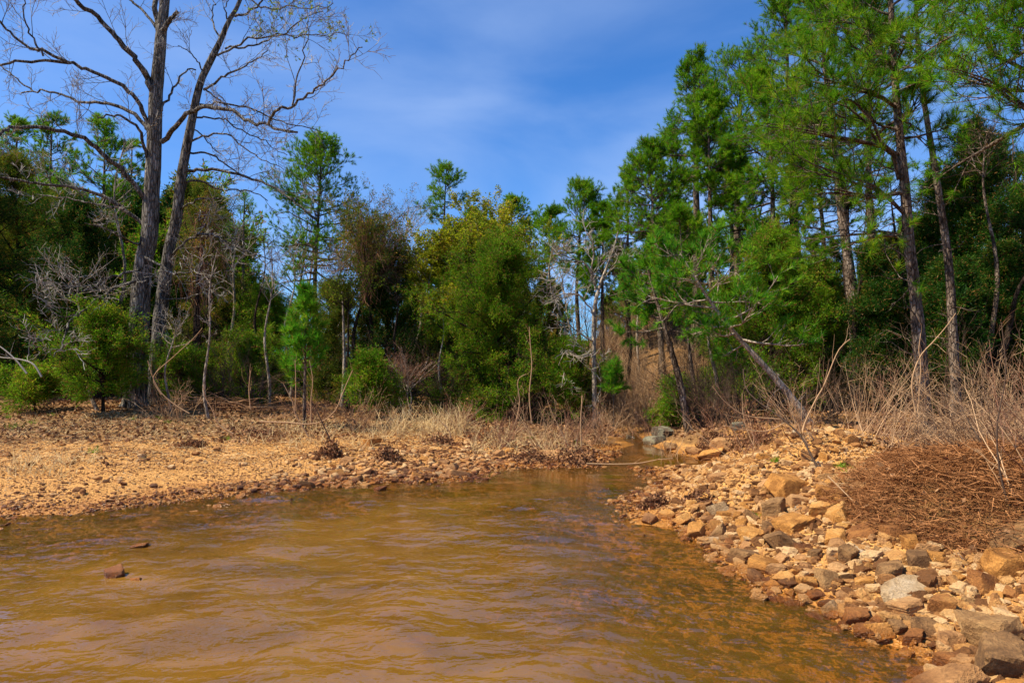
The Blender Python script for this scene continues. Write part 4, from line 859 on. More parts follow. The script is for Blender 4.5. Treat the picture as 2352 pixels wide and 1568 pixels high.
for u in range(-60, 2460, 62):
    for row, Yr in enumerate((27, 34, 43)):
        uu = u + r_.uniform(-25, 25) + row*21; Yv = Yr + r_.uniform(-2.5, 2.5)
        side = 'left' if uu < 720 else ('middle' if uu < 1420 else 'right')
        gap = 530 < uu < 690
        kind = r_.choices(['cedar', 'pine', 'bare'], [5, 1.2 if (uu < 350 or uu > 1640) else 0, 2.5])[0]
        if gap: kind = r_.choice(['cedar', 'bare'])
        vt = (470 if side == 'left' else 650 if side == 'middle' else 560) + r_.uniform(-70, 80)
        if gap: vt = r_.uniform(655, 720)
        if kind == 'pine': vt -= 130
        FILL.append((kind, side, uu, Yv, vt))
usedp = set()
for kind, side, uu, Yv, vt in FILL:
    b = base_at(uu, Yv); hgt = at(uu, vt, Yv)[2] - b[2]
    k = r_.randrange(len(PR[kind])); nominal = {'cedar': [6.0, 7.5, 6.5], 'pine': [12, 10], 'bare': [8, 7]}[kind][k]
    src = PR[kind][k]; sc_ = max(0.25, min(1.6, hgt/nominal))
    lab, grp = LBL[kind][0].format(side), LBL[kind][1].format(side)
    if (kind, k) not in usedp:
        usedp.add((kind, k)); src.location = b; src.rotation_euler = (0, 0, r_.uniform(0, 6.28)); src.scale = (sc_,)*3; src['label'] = lab; src['group'] = grp
    else: copy_thing(src, b, r_.uniform(0, 6.28), sc_, lab, grp)

# ------------------------------------------------------------------ rocks
import bmesh
def ico(sub):
    bm = bmesh.new(); bmesh.ops.create_icosphere(bm, subdivisions=sub, radius=1.0)
    V = np.array([v.co[:] for v in bm.verts]); T = np.array([[v.index for v in f.verts] for f in bm.faces]); bm.free(); return V, T
def rock_shape(V, seed, planes=11, rough=0.02, flatz=1.0):
    g = np.random.default_rng(seed)
    n = nrm(g.normal(size=(planes, 3))*np.array([1, 1, flatz])); d = g.uniform(0.62, 0.95, planes)
    a = g.uniform(0, pi); sk = g.uniform(-.4, .4, 4)
    bx = nrm(np.array([[cos(a), sin(a), sk[0]], [-cos(a), -sin(a), sk[1]], [-sin(a+sk[2]*.8), cos(a+sk[2]*.8), sk[3]], [sin(a), -cos(a), sk[0]], [sk[1]*.5, sk[2]*.5, 1], [0, 0, -1]]))
    n = np.concatenate([n, bx]); d = np.concatenate([d, g.uniform(.52, .8, 6)])
    dots = V @ n.T
    r = np.where(dots > 1e-3, d/np.maximum(dots, 1e-3), 9).min(1); r = np.minimum(r, 1.45)
    r = r*(1 + rough*g.normal(size=len(V)))
    return V*r[:, None]
V4, T4 = ico(4); V3, T3 = ico(3); V1, T1_ = ico(1); T3_ = T3; V2, T2_ = ico(2)
rock_me = []
for k in range(14):
    vs = rock_shape(V4, 700+k, 3 + k % 4, 0.003)
    nd = fbm(vs[:, 0]*3+k, vs[:, 1]*3+vs[:, 2]*2.3, 4, k)
    layer = np.sin(vs[:, 2]*(14+k))*0.012 if k % 3 == 0 else 0
    vs = vs*(1 + 0.05*nd + layer)[:, None]
    rock_me.append(make_mesh('rock_%d' % k, vs, [T4], ROCKS['tan'], False))
from mathutils import Euler
n_rock = 0
def rock(x, y, z, size, colour, label, cat='rock', group=None, rot=None, shape=None, name='rock'):
    """size = half extents (x, y, z)"""
    global n_rock
    k = shape if shape is not None else r_.randrange(14)
    o = bpy.data.objects.new(name, rock_me[k]); COL.objects.link(o)
    o.location = (x, y, z); o.scale = size
    o.rotation_euler = rot or (r_.uniform(-.35, .35), r_.uniform(-.35, .35), r_.uniform(0, 6.28))
    o.material_slots[0].link = 'OBJECT'; o.material_slots[0].material = ROCKS[colour]
    n_rock += 1
    return tag(o, label, cat, group)
placed = []
def land_at(u, v):                      # march the view ray onto the ground
    d = ray(u, v); t = np.linspace(2.5, 30, 900)
    P = np.array([0, 0, CAMH]) + d[None]*t[:, None]
    hh = np.maximum(height(P[:, 0], P[:, 1]), 0.0 if False else -9)
    i = np.argmax(P[:, 2] <= np.maximum(hh, 0)); return P[i][0], P[i][1], max(float(hh[i]), -0.3)
def r7(x, y): return (1500 + x*.38265)*k24, (1000 + y*.38265)*k24
# (x, y of the centre in the enlarged corner, width px, height ratio, colour, shape, label)
HERO = [
 (2245,1470,360,.75,'brown',0,'huge tan boulder cut off by the bottom right corner'),
 (2180,1275,330,.55,'brown',3,'large layered brown boulder just above the corner boulder'),
 (345,648,118,.75,'ochre',5,'square bright tan stone standing alone at the waterline of the right bank'),
 (480,510,120,.9,'pale',7,'big white pitted stone on the right gravel bank'),
 (690,665,170,.55,'ochre',2,'flat pale orange slab near the square waterline stone'),
 (650,800,190,.45,'brown',3,'long grey-brown slab lying half in the water'),
 (750,855,190,.4,'ochre',6,'long yellow slab right beside the half-sunk brown slab'),
 (850,870,150,.45,'tan',8,'tilted tan slab overlapping the yellow slab'),
 (1155,930,140,.75,'brown',4,'blocky brown stone in the middle of the right bank'),
 (1520,895,150,.75,'brown',9,'rounded grey-brown stone below the needle litter'),
 (1265,790,110,1.1,'brown',10,'upright pointed brown stone in the middle of the right bank'),
 (1610,1010,320,.30,'pale',11,'long cream-coloured slab with a crumbly top'),
 (1630,1095,220,.32,'tan',3,'flat tan stone tucked under the cream slab'),
 (830,505,150,.95,'brown',12,'leaning dark grey stone under the big orange slab'),
 (900,370,260,.5,'ochre',13,'largest smooth orange slab on the mound'),
 (1130,410,130,.7,'ochre',1,'squarish pale orange block touching the needle litter'),
 (950,600,230,.45,'ochre',2,'broad tan slab in the middle of the right bank'),
 (1105,520,150,.7,'ochre',0,'angular orange block at the foot of the needle litter'),
 (1200,685,125,.6,'ochre',5,'bright yellow-orange block with a flat top'),
 (1570,665,150,.8,'rust',4,'dark rusty block under the edge of the needle litter'),
 (1665,715,120,.7,'ochre',6,'yellow wedge beside the dark rusty block'),
 (1765,745,150,.35,'tan',8,'flat tan stone right of the yellow wedge'),
 (1460,1240,150,.75,'ochre',7,'wet glossy yellow stone at the waterline'),
 (1310,1165,150,.6,'rust',9,'wet rust-brown stone left of the glossy yellow one'),
 (1570,1240,120,.75,'brown',10,'wet brown stone right of the glossy yellow one'),
 (1740,1225,180,.6,'brown',11,'tilted brown slab above the wet stones'),
 (1680,1310,140,.6,'rust',12,'wet dark rust stone touching the water'),
 (1910,1335,160,.75,'tan',13,'rounded tan stone left of the large layered boulder'),
 (2060,1210,230,.45,'brown',1,'flat brown slab leaning on the large layered boulder'),
 (1850,1110,150,.9,'rust',0,'purple-brown block at the right of the cream slab'),
 (2010,1460,160,.7,'tan',2,'small tan stone beside the corner boulder'),
 (1910,1440,180,.5,'rust',3,'dark wet stone half under water beside the corner'),
 (2240,860,260,.6,'ochre',13,'big pale orange slab under the twigs at the right edge'),
 (2110,945,170,.7,'rust',4,'dark banded stone left of the big right-edge slab'),
 (1720,830,160,.7,'brown',5,'dull brown block behind the rounded grey-brown stone'),
 (1820,815,110,.6,'ochre',6,'pale yellow block right of the dull brown one'),
 (1380,945,140,.4,'ochre',8,'slanting tan slab left of the rounded grey-brown stone'),
 (1060,1030,110,.4,'rust',9,'wet orange stone at the waterline of the middle bank'),
 (820,1045,90,.5,'rust',10,'glistening rust stone sitting in the shallow edge'),
 (1240,1030,120,.4,'tan',11,'flat stone near the water left of the cream slab'),
 (1075,790,80,.8,'brown',12,'small egg-shaped brown stone above the blocky brown one'),
 (1000,740,110,.6,'rust',7,'red-brown stone between the yellow-orange block and the slab'),
 (310,468,80,.5,'ochre',13,'light yellow stone left of the white pitted stone'),
 (388,440,75,.6,'ochre',0,'upper yellow stone of the pair left of the white pitted stone'),
 (165,540,90,.6,'ochre',1,'rounded tan stone near the tip of the bar'),
 (50,490,90,.4,'tan',2,'flat tan stone at the leftmost tip of the right bank'),
 (525,545,95,.6,'ochre',4,'tan stone touching the white pitted stone on its right'),
 (600,555,60,.9,'ochre',5,'small upright orange stone right of the white pitted stone'),
]
for x, y, wpx, asp, colr, shp, lab in HERO:
    u, v = r7(x, y); X_, Y_, z_ = land_at(u, v + wpx*asp*.375*.25)
    hw = wpx*.375/F*Y_/2*1.28
    rock(X_, Y_, z_ + hw*asp*.22, (hw, hw*r_.uniform(.7, .95), hw*asp*1.15), colr, lab, shape=shp, rot=(r_.uniform(-.2, .2), r_.uniform(-.2, .2), r_.uniform(-.4, .4)))
    placed.append((X_, Y_, hw*.9))
for (u, v, wpx, asp, colr, lab) in [
  (265, 1318, 46, .75, 'rust', 'larger rust-brown stone poking out of the shallow water at left'),
  (314, 1326, 30, .6, 'ochre', 'small orange stone beside the larger rust one in the shallow water'),
  (318, 1247, 36, .35, 'rust', 'low rust stone barely breaking the water at left'),
  (872, 1118, 26, .5, 'rust', 'small rust stone in the water off the far bank'),
  (430, 1255, 120, .14, 'tan', 'wide pale stone lying just under the water at left'),
  (1500, 1010, 54, .6, 'grey', 'larger lichened grey boulder by the creek'),
  (1525, 992, 60, .6, 'grey', 'upper lichened boulder leaning over the creek'),
  (1475, 968, 44, .35, 'grey', 'flat grey rock on the slope above the creek boulders'),
  (1490, 938, 40, .35, 'grey', 'highest pale grey rock on the slope above the creek'),
  (1450, 1002, 28, .45, 'grey', 'small grey rock left of the lichened boulders'),
  (1540, 1027, 34, .5, 'brown', 'brown rock under the lichened boulders at the water'),
  (1695, 978, 44, .5, 'grey', 'grey rock in the dark cut bank behind the mound'),
  (1630, 1043, 60, .3, 'ochre', 'flat orange slab across the creek from the bar'),
  (1600, 1035, 44, .35, 'tan', 'tan slab at the water below the leaning pine'),
  (1660, 1022, 50, .6, 'tan', 'tilted tan slab on the cut bank'),
  (1268, 1042, 46, .5, 'tan', 'flat-topped tan block beside the debris clump on the far shore'),
  (1050, 1088, 56, .35, 'tan', 'wide flat stone at the waterline of the far shore'),
  (772, 1086, 38, .5, 'rust', 'rusty block near the waterline below the bank debris'),
  (795, 1060, 34, .5, 'tan', 'tan block above the rusty one on the left shore'),
  (855, 1016, 38, .5, 'ochre', 'yellow stone behind the stones of the far shore'),
  (12, 1043, 26, .4, 'rust', 'small dark red stone at the far left of the gravel'),
  ]:
    under = 'under the water' in lab or 'barely' in lab
    if v > 1230 or 'off the far' in lab: X_, Y_ = flat(u, v + 6)[:2]; z_ = -0.02
    else: X_, Y_, z_ = land_at(u, v + wpx*asp*.25)
    hw = wpx/F*Y_/2*(1.05 if colr == 'grey' else 1.3)
    rock(X_, Y_, (z_ + hw*asp*.3) if 'wide pale' not in lab else -hw*asp*1.3 - .035, (hw, hw*.8, hw*asp*1.15), colr, lab, cat='boulder' if 'boulder' in lab else 'rock', rot=(r_.uniform(-.2, .2), r_.uniform(-.2, .2), r_.uniform(-.4, .4)))
    placed.append((X_, Y_, hw*.9))
# the other individual rocks: right bank, then the far and left shores
ADJ = {'tan': 'tan', 'ochre': 'orange-yellow', 'brown': 'grey-brown', 'rust': 'rust-brown', 'pale': 'whitish'}
def scatter_rocks(n, xr, yr, cond, size, zone, cat='rock', seed=1):
    g = np.random.default_rng(seed); k = 0
    cx_ = g.uniform(*xr, 30000); cy_ = g.uniform(*yr, 30000); sdv = shore_dist(cx_, cy_); hh = height(cx_, cy_)
    ok = cond(cx_, cy_, sdv) & (np.abs(cx_) < 0.78*cy_ + 0.2)
    for x, y, s_, h_ in zip(cx_[ok], cy_[ok], sdv[ok], hh[ok]):
        if k >= n: break
        r = size(g, y, s_)
        if any((x-a)**2 + (y-b)**2 < (0.75*(r+c))**2 for a, b, c in placed): continue
        placed.append((x, y, r)); k += 1
        colr = g.choice(['tan', 'ochre', 'brown', 'rust', 'pale'], p=[.42, .33, .13, .09, .03])
        big = 'larger' if r > size.mid else 'smaller'
        where = zone(x, y, s_)
        asp = g.uniform(.32, .8)
        rock(x, y, h_ + r*asp*.08, (r, r*g.uniform(.6, .95), r*asp), colr, '%s %s stone among the others %s' % (big, ADJ[colr], where), group='%s %s stones %s' % (big, ADJ[colr], where),
             rot=(g.normal()*.3, g.normal()*.3, g.uniform(0, 6.28)))
class Sz:
    def __init__(s, lo, hi, mid): s.lo, s.hi, s.mid = lo, hi, mid
    def __call__(s, g, y, sd): return (s.lo + (s.hi-s.lo)*g.uniform()**1.6)*(.75 + .05*y)
def zone_r(x, y, s_): return 'along the waterline of the right bank' if s_ < .35 else ('at the near end of the right bank' if y < 5.2 else ('on the middle of the right bank' if y < 7.5 else 'on the mound and bar of the right bank'))
scatter_rocks(150, (1.4, 4.8), (3.4, 7.6), lambda x, y, s: (s > .02) & (s < 1.7) & (x > 1.2) & ~((s > 1.15) & matted(x, y)), Sz(.06, .25, .14), zone_r, seed=1)
scatter_rocks(40, (1.4, 5.0), (7.2, 10.5), lambda x, y, s: (s > -.05) & (s < 3.2) & (x > 1.2), Sz(.05, .12, .10), zone_r, seed=2)
def zone_f(x, y, s_): return 'along the waterline of the far shore' if s_ < .5 else 'higher on the far shore'
scatter_rocks(60, (-2.9, 1.9), (9.0, 13.0), lambda x, y, s: (s > -.05) & (s < 1.6) & (x < 1.6), Sz(.05, .13, .11), zone_f, seed=3)
print('rocks', n_rock)

# loose gravel: stones nobody could count
def gravel(name, label, n, xr, yr, cond, smin, smax, VT, TT, seed, power=2.0, lift=.3, mat='gravel'):
    g = np.random.default_rng(seed); X_ = g.uniform(*xr, n*5); Y_ = g.uniform(*yr, n*5)
    s = shore_dist(X_, Y_); ok = cond(X_, Y_, s) & (np.abs(X_) < 0.8*Y_ + 1.2); X_, Y_ = X_[ok][:n], Y_[ok][:n]; hz = height(X_, Y_); n = len(X_)
    tmpl = np.stack([rock_shape(VT, 900+i, 3, 0.02) for i in range(12)])
    V = tmpl[g.integers(0, 12, n)]
    r = (smin + (smax-smin)*g.uniform(size=n)**power)
    V = V*np.stack([r, r*g.uniform(.5, .95, n), r*g.uniform(.3, .8, n)], 1)[:, None, :]
    a = g.uniform(0, 2*pi, n); t = g.normal(0, .45, n)
    c, sn, ct, st = np.cos(a)[:, None], np.sin(a)[:, None], np.cos(t)[:, None], np.sin(t)[:, None]
    x, y, z = V[..., 0], V[..., 1], V[..., 2]
    y, z = y*ct - z*st, y*st + z*ct; x, y = x*c - y*sn, x*sn + y*c
    V = np.stack([x + X_[:, None], y + Y_[:, None], z + (hz + r*lift*.5)[:, None]], -1).reshape(-1, 3)
    T = (TT[None] + (np.arange(n)*len(VT))[:, None, None]).reshape(-1, 3)
    return tag(link(name, make_mesh(name, V, [T], M[mat], False)), label, 'gravel', kind='stuff')
gravel('gravel', 'loose orange gravel over the left bank', 38000, (-11, 2.4), (7.6, 15), lambda x, y, s: (s > -.5) & (s < 5.2) & (x < 1.35+.07*y) & (fbm(x*.8, y*1.8, 3, 91) > -.22 + .22*np.sin(x*37.7+y*91.3)), .006, .028, V1, T1_, 1, 2.0)
gravel('gravel', 'flat shingle along the far shore', 3300, (-3.6, 2.4), (8.6, 14), lambda x, y, s: (s > -.35) & (s < 2.4) & (x < 1.35+.07*y) & (fbm(x*1.5, y*1.5, 3, 6) > -.12 + .12*(s-1)), .025, .085, V2, T2_, 2, 2.0)
gravel('gravel', 'loose yellow gravel between the rocks of the right bank', 32000, (1.0, 6), (2.4, 13), lambda x, y, s: (s > -.22) & (s < 3.6) & (x > 1.2+.07*y) & ~((s > 1.2) & matted(x, y)), .008, .036, V1, T1_, 3, 1.8, mat='gravel_yellow')
gravel('gravel', 'fist-sized rubble between the rocks of the right bank', 2500, (1.0, 6), (2.6, 12.5), lambda x, y, s: (s > -.12) & (s < 3.4) & (x > 1.2+.07*y) & ~((s > 1.1) & matted(x, y)) & ((y < 8) | (x*91.7 % 1 < .45)), .035, .095, V3, T3_, 4, 1.5, lift=.15, mat='gravel_yellow')
gravel('gravel', 'stones on the bed of the shallow left side', 9000, (-8, 3.5), (2.6, 10), lambda x, y, s: (s < -.4) & (s > -2.8) & ((s < -.9) | (x*37.7 % 1 < .35)), .02, .11, V1, T1_, 5, 2.0, lift=-.1)

gravel('gravel', 'scattered larger clods and stones on the left gravel', 450, (-10, 1), (8.2, 15), lambda x, y, s: (s > .15) & (s < 5.5) & (x < 1.35+.07*y) & (fbm(x*.9, y*1.5, 3, 23) > -.02), .03, .085, V2, T2_, 6, 2.4, lift=.5)
gravel('gravel', 'drift line of small stones along the left waterline', 5000, (-10, 2), (7.4, 13), lambda x, y, s: (s > -.25) & (s < .55) & (x < 1.35+.07*y) & (fbm(x*1.5, y*1.5, 2, 29) > -.15), .012, .05, V1, T1_, 7, 2.0)
# ------------------------------------------------------------------ brush, grass, litter, sticks
def lp(u, v):
    x, y, z = land_at(u, v); return np.array([x, y, z])
def stem_thing(pts, Y, label, w0=5, w1=2, mat='switch', name='dry_weed', cat='dry weed', twigs=5, dz=0.0, group=None):
    global rng
    rng = np.random.default_rng(int(pts[0][0]*7 + pts[0][1]))
    P = smooth_path([at(u, v, Y + dz*i/max(1, len(pts)-1)) for i, (u, v) in enumerate(pts)], 18)
    R = np.linspace(w0*.72/2/F*Y, w1*.72/2/F*Y, 18)
    root = empty(name, P[0].tolist(), label, cat, group)
    g = Geo(); g.tubes(P[None], R[None], 6)
    if twigs:
        t = g; o, d, r_2, _, _ = offshoot(P[None], R[None], twigs, .25, 1, .7); L = rng.uniform(.15, .5, len(o)); b = grow(o, d, L, 5, up=.12, wander=.15)
        t.tubes(b, taper(b, np.minimum(r_2*.6, .006), .0016), 3)
    link('stem', g.mesh(name+'_stem', M[mat], True, P[0]), root)
    return root
def shrub(x, y, n, L, label, seed, lean=(0, 0), spread=.5, mat='switch', r=.006, tw=4, up=.04, name='bare_shrub', cat='bare shrub', group=None, wander=.09):
    global rng
    rng = np.random.default_rng(8000 + seed)
    b = np.array([x, y, H(x, y) - .02])
    O = b + rng.normal(size=(n, 3))*np.array([.12, .10, 0])
    D = nrm(np.stack([rng.normal(lean[0], spread, n), rng.normal(lean[1], spread, n), np.full(n, 1.0)], 1))
    Ls = L*rng.uniform(.4, 1.15, n)
    P = grow(O, D, Ls, 9, up=up, wander=wander); P[:, :, 2] = np.maximum(P[:, :, 2], b[2] + .0); R = taper(P, r*rng.uniform(.5, 1.3, n), .0015)
    g = Geo(); g.tubes(P, R, 4)
    root = empty(name, b.tolist(), label, cat, group); link('stems', g.mesh(name+'_stems', M[mat], False, b), root)
    if tw:
        t = Geo(); o, d, r2_, t_, pi_ = offshoot(P, R, tw, .25, 1, .55); l = Ls[pi_]*.32*rng.uniform(.4, 1.2, len(o)); q_ = grow(o, d, l, 5, up=up, wander=.16); Rq = taper(q_, np.minimum(r2_*.7, .004), .0012); t.tubes(q_, Rq, 3)
        o, d, r2_, t_, pi_ = offshoot(q_, Rq, 2, .25, 1, .55); q2 = grow(o, d, l[pi_]*.45, 3, up=up, wander=.16); t.tubes(q2, taper(q2, .0018, .001), 3)
        link('crown', t.mesh(name+'_crown', M[mat], False, b), root)
    return root
def r5(l): return [(1274 + x*.4583, 490 + y*.4583) for x, y in l]
RB = [ # right bank brush
 (3.35, 9.6, 7, 1.3, (-.5, 0), 'fan of tan switches behind the top of the gravel mound'),
 (4.2, 9.9, 18, 1.7, (-.2, 0), 'tall tan switches right of the fan on the mound'),
 (4.9, 9.4, 20, 1.7, (.3, 0), 'crossing tan switches below the pale scaly pine'),
 (5.6, 9.8, 20, 1.8, (.1, 0), 'upright grey-tan switches right of the pale scaly pine'),
 (6.4, 9.6, 20, 1.7, (-.3, 0), 'leaning switches beyond the brush at the right edge'),
 (7.1, 9.9, 18, 1.6, (-.4, 0), 'tall switches cut by the right edge'),
 (4.5, 8.0, 26, 1.2, (.9, -.1), 'low swept brush just behind the needle litter, left part'),
 (5.0, 7.6, 30, 1.3, (.8, -.1), 'low swept brush behind the needle litter, middle part'),
 (5.4, 7.1, 30, 1.3, (.5, -.2), 'low swept brush behind the needle litter, right part'),
 (6.0, 7.7, 30, 1.4, (-.9, 0), 'brush bent to the left at the right edge'),
 (4.6, 6.6, 24, 1.1, (-.9, 0), 'brush lying over the needle litter'),
 (4.4, 5.7, 14, 1.2, (.3, -.2), 'thin reddish stems rising from the needle litter at right'),
 (4.0, 5.1, 10, 1.3, (.1, -.1), 'dark stems above the big right-edge slab'),
 (4.9, 6.7, 30, 1.3, (-1.2, -.6), 'arching brush spilling over the back of the needle litter'),
 (4.3, 6.5, 18, 1.0, (-1.1, -.3), 'thin arching stems over the left edge of the needle litter'),
 (5.2, 6.0, 26, 1.3, (-1.1, -.7), 'arching brush hanging over the needle litter at the right edge'),
 (5.3, 6.8, 30, 1.5, (-.9, -.2), 'thick tangle of thin stems behind the needle litter at the right edge'),
 (4.7, 7.4, 30, 1.3, (.9, -.2), 'thick tangle of thin stems right behind the needle litter'),
 (5.9, 8.4, 34, 1.6, (.2, 0), 'dense upright stems behind the tangle at the right edge'),
 (4.25, 5.2, 14, 1.2, (-.9, -.3), 'few thin stems arching left over the nearest rocks'),
 (3.7, 8.7, 12, .9, (-.3, 0), 'few thin twigs on the crest of the mound'),
 (5.6, 11.2, 24, 1.6, (.5, 0), 'shaded brush at the foot of the near pines'),
 (7.0, 11.4, 24, 1.7, (-.3, 0), 'shaded brush under the black-green cedar'),
 (4.3, 12.0, 18, 1.3, (.2, 0), 'shaded twigs under the sharply leaning trunk'),
]
for k, (x, y, n, L, ln, lab) in enumerate(RB):
    shrub(x, y, int(n*1.0), L*.82, lab, k, lean=ln, spread=.42, mat='switch' if k % 4 != 3 else 'twig_red', tw=4, up=.05 if abs(ln[0]) < .6 else .0)
stem_thing(r5([(1420,1390),(1350,1330),(1280,1200),(1230,1110),(1130,1020),(1030,950),(960,880),(945,780)]), 7.6, 'longest dark stem arching up and left from the needle litter', 9, 3, 'twig_dark', dz=.8, twigs=7)
stem_thing(r5([(1290,1180),(1240,1100),(1300,950),(1350,860),(1420,690),(1480,630)]), 8.4, 'long tan stem leaning right from the fork of the longest dark stem', 6, 2.5)
stem_thing(r5([(1150,1050),(1060,1090),(930,1080),(850,1060)]), 8.6, 'low stem bending left over the mound', 4, 2)
stem_thing(r5([(1130,1030),(1000,1020),(930,1000),(850,940),(790,865)]), 8.6, 'thin curved stem reaching farthest left over the mound', 4, 2, twigs=3)
stem_thing(r5([(1810,1000),(1790,850),(1830,720),(1900,640),(1960,570),(2010,500)]), 8.8, 'tall pale stem curving right in front of the pale scaly trunk', 6, 2, twigs=4)
stem_thing(r5([(1820,1000),(1835,760),(1825,690),(1835,600)]), 8.9, 'tall thin stem in front of the pale scaly trunk', 5, 2, twigs=4)
stem_thing(r5([(2330,1568),(2290,1400),(2240,1250),(2160,1180),(2080,1050),(2000,900)]), 5.6, 'dark stem rising from the right edge across the brush', 8, 3, 'twig_dark', dz=.8)
stem_thing([(2340,1215),(2300,1100),(2290,980),(2310,860),(2300,740)], 5.2, 'dark upright stem closest to the right edge', 7, 3, 'twig_dark', twigs=6)
stem_thing([r7(*p) for p in [(2352,1060),(2180,1010),(2000,985),(1800,985)]], 4.6, 'bowed twig lying over the rocks at the right edge', 6, 3, 'twig', dz=.5, twigs=3)
stem_thing([r7(*p) for p in [(1150,300),(1330,480),(1480,660),(1620,800),(1850,970)]], 6.6, 'long straight twig leaning over the rocks of the right bank', 4, 2.5, 'switch', dz=-1.1, twigs=2)
stem_thing([r7(*p) for p in [(830,625),(900,540),(1000,465),(1180,450)]], 6.9, 'arched grey stick on the right bank rocks', 5, 3, 'twig_pale', twigs=0, dz=.2, name='fallen_stick', cat='stick')
# left and far bank stems
def q2(l): return [(x*.375, 490+y*.375) for x, y in l]
def q6(l): return [(882+x*.375, 784+y*.375) for x, y in l]
LST = [
 (q2([(1890,1365),(1810,1230),(1790,1150),(1735,1040)]), 12.3, 'bare stem leaning left in front of the young pine', 5, 2),
 (q2([(1808,1210),(1812,1050),(1808,900)]), 12.6, 'straight bare stem in front of the young pine', 4, 2),
 (q2([(1905,1290),(1905,1150),(1915,1020),(1895,900)]), 12.5, 'wavy bare stem right of the young pine trunk', 4, 2),
 (q2([(1590,1275),(1760,1280),(1880,1290),(1980,1270),(2060,1200),(2080,1150),(2120,1050),(2160,960)]), 12.0, 'long fallen branch curling up right of the young pine', 6, 2.5),
 (q2([(2020,1380),(1960,1250),(1910,1150)]), 11.8, 'short dark stem crossing the curled branch', 5, 2),
 (q2([(1535,1200),(1525,1080),(1535,960)]), 13, 'lone thin stem left of the young pine', 4, 2),
 (q2([(1430,1350),(1340,1290),(1300,1200),(1260,1130),(1240,1050)]), 12.5, 'curved stem below the brush pile', 5, 2),
 (q2([(1160,1225),(1070,1170),(990,1100),(935,1000),(905,900)]), 14.5, 'pale stick bending down to the gravel left of the brush pile', 4, 2),
 (q2([(990,1110),(940,1000),(1060,880),(1180,770),(1240,700)]), 15, 'pale branch rising right from the brush pile', 3.5, 1.6),
 (q2([(165,980),(90,890),(0,815),(-60,790)]), 15.5, 'upper pale dead branch at the left edge', 6, 3),
 (q2([(255,1000),(200,920),(100,890),(0,880),(-50,850)]), 15.2, 'lower arched dead branch at the left edge', 6, 3),
 (q6([(800,520),(830,380),(820,240),(870,200)]), 14, 'forked tall stem in front of the biggest cedar', 5, 2),
 (q6([(905,500),(890,330),(905,150),(895,0),(890,-90)]), 14.2, 'tallest thin stem in front of the biggest cedar', 5, 2.5),
 (q6([(1210,660),(1205,500),(1215,330)]), 12.3, 'thick straight stem behind the debris clump', 5, 3),
 (q6([(1180,655),(1178,560)]), 12.2, 'short cut stem behind the debris clump', 4, 3),
 (q6([(1130,640),(1050,480),(1000,360)]), 12.6, 'stem leaning left behind the debris clump', 4, 2),
 (q6([(405,590),(400,550),(340,480)]), 12.4, 'small pale stem left of the far shore stones', 5, 2),
]
for pts, Y_, lab, w0, w1 in LST: stem_thing(pts, Y_, lab, w0, w1, 'twig' if 'dead' in lab else 'switch' if 'dark' not in lab else 'twig_dark', twigs=4 if 'fallen' not in lab else 2)
stem_thing(q6([(1240,747),(1400,751),(1560,745),(1680,722),(1770,716)]), 11.45, 'thin branch floating where the creek enters the pool', 5, 2.5, 'switch', twigs=2, name='fallen_stick', cat='stick')
stem_thing([r7(*p) for p in [(165,345),(120,330),(60,240)]], 10.2, 'tiny twig in the water by the bar', 2, 1.5, 'twig_dark', twigs=0, name='fallen_stick', cat='stick')
LBS = [(-.2, 13.4, 'red-brown brush left of the debris clump'), (.6, 13.2, 'tan brush behind the debris clump'), (1.2, 13.6, 'tan brush between the debris clump and the boulders'), (1.9, 15.0, 'pale brush left of the creek boulders'),
       (3.1, 16.0, 'dead brush right of the creek boulders'), (2.6, 18, 'brown brush on the slope above the boulders'), (3.6, 19.5, 'brown brush below the narrow green cedar'), (2.4, 21, 'brush high on the slope beyond the creek'),
       (-1.2, 15.2, 'rust-brown brush beside the tall straw'), (-3.3, 14.8, 'brown brush right of the young pine'), (-4.6, 15.6, 'thin brush behind the young pine'), (-7.8, 15.8, 'brown twigs under the wide cedar bush'), (4.0, 13.6, 'dark brush on the cut bank'), (3.0, 13.2, 'brush at the foot of the leaning pine')]
for k, (x, y, lab) in enumerate(LBS): shrub(x, y, 34 if x < 2.7 else 14, 1.0 if x < 2.7 else .8, lab, 100+k, spread=.6, mat=['twig_red', 'switch', 'twig_red', 'switch'][k % 4], r=.006, tw=5, wander=.16)
# tangled understory in the depth of both woods, copied from two shrubs
pA = shrub(-9.5, 19.5, 40, 2.0, 'tangled brown undergrowth shrub among the trunks of the left wood', 150, spread=.7, mat='twig_dark', r=.010, tw=6, wander=.2, group='undergrowth shrubs of the left wood')
pB = shrub(9.5, 15.5, 40, 2.2, 'tangled brown undergrowth shrub among the trunks of the right wood', 151, spread=.7, mat='twig_dark', r=.010, tw=6, wander=.2, group='undergrowth shrubs of the right wood')  # dark twig colour stands in for the shade under the pines
pC = shrub(3.0, 20.5, 40, 1.5, 'brown leafless shrub on the open slope beyond the creek', 152, spread=.7, mat='switch', r=.008, tw=6, wander=.16, group='leafless shrubs on the slope beyond the creek')
for k in range(46):
    y = r_.uniform(17.5, 34); x = y*r_.uniform(.10, .27)
    copy_thing(pC, (x, y, H(x, y)), r_.uniform(0, 6.28), r_.uniform(.6, 1.4), 'brown leafless shrub on the open slope beyond the creek', 'leafless shrubs on the slope beyond the creek')
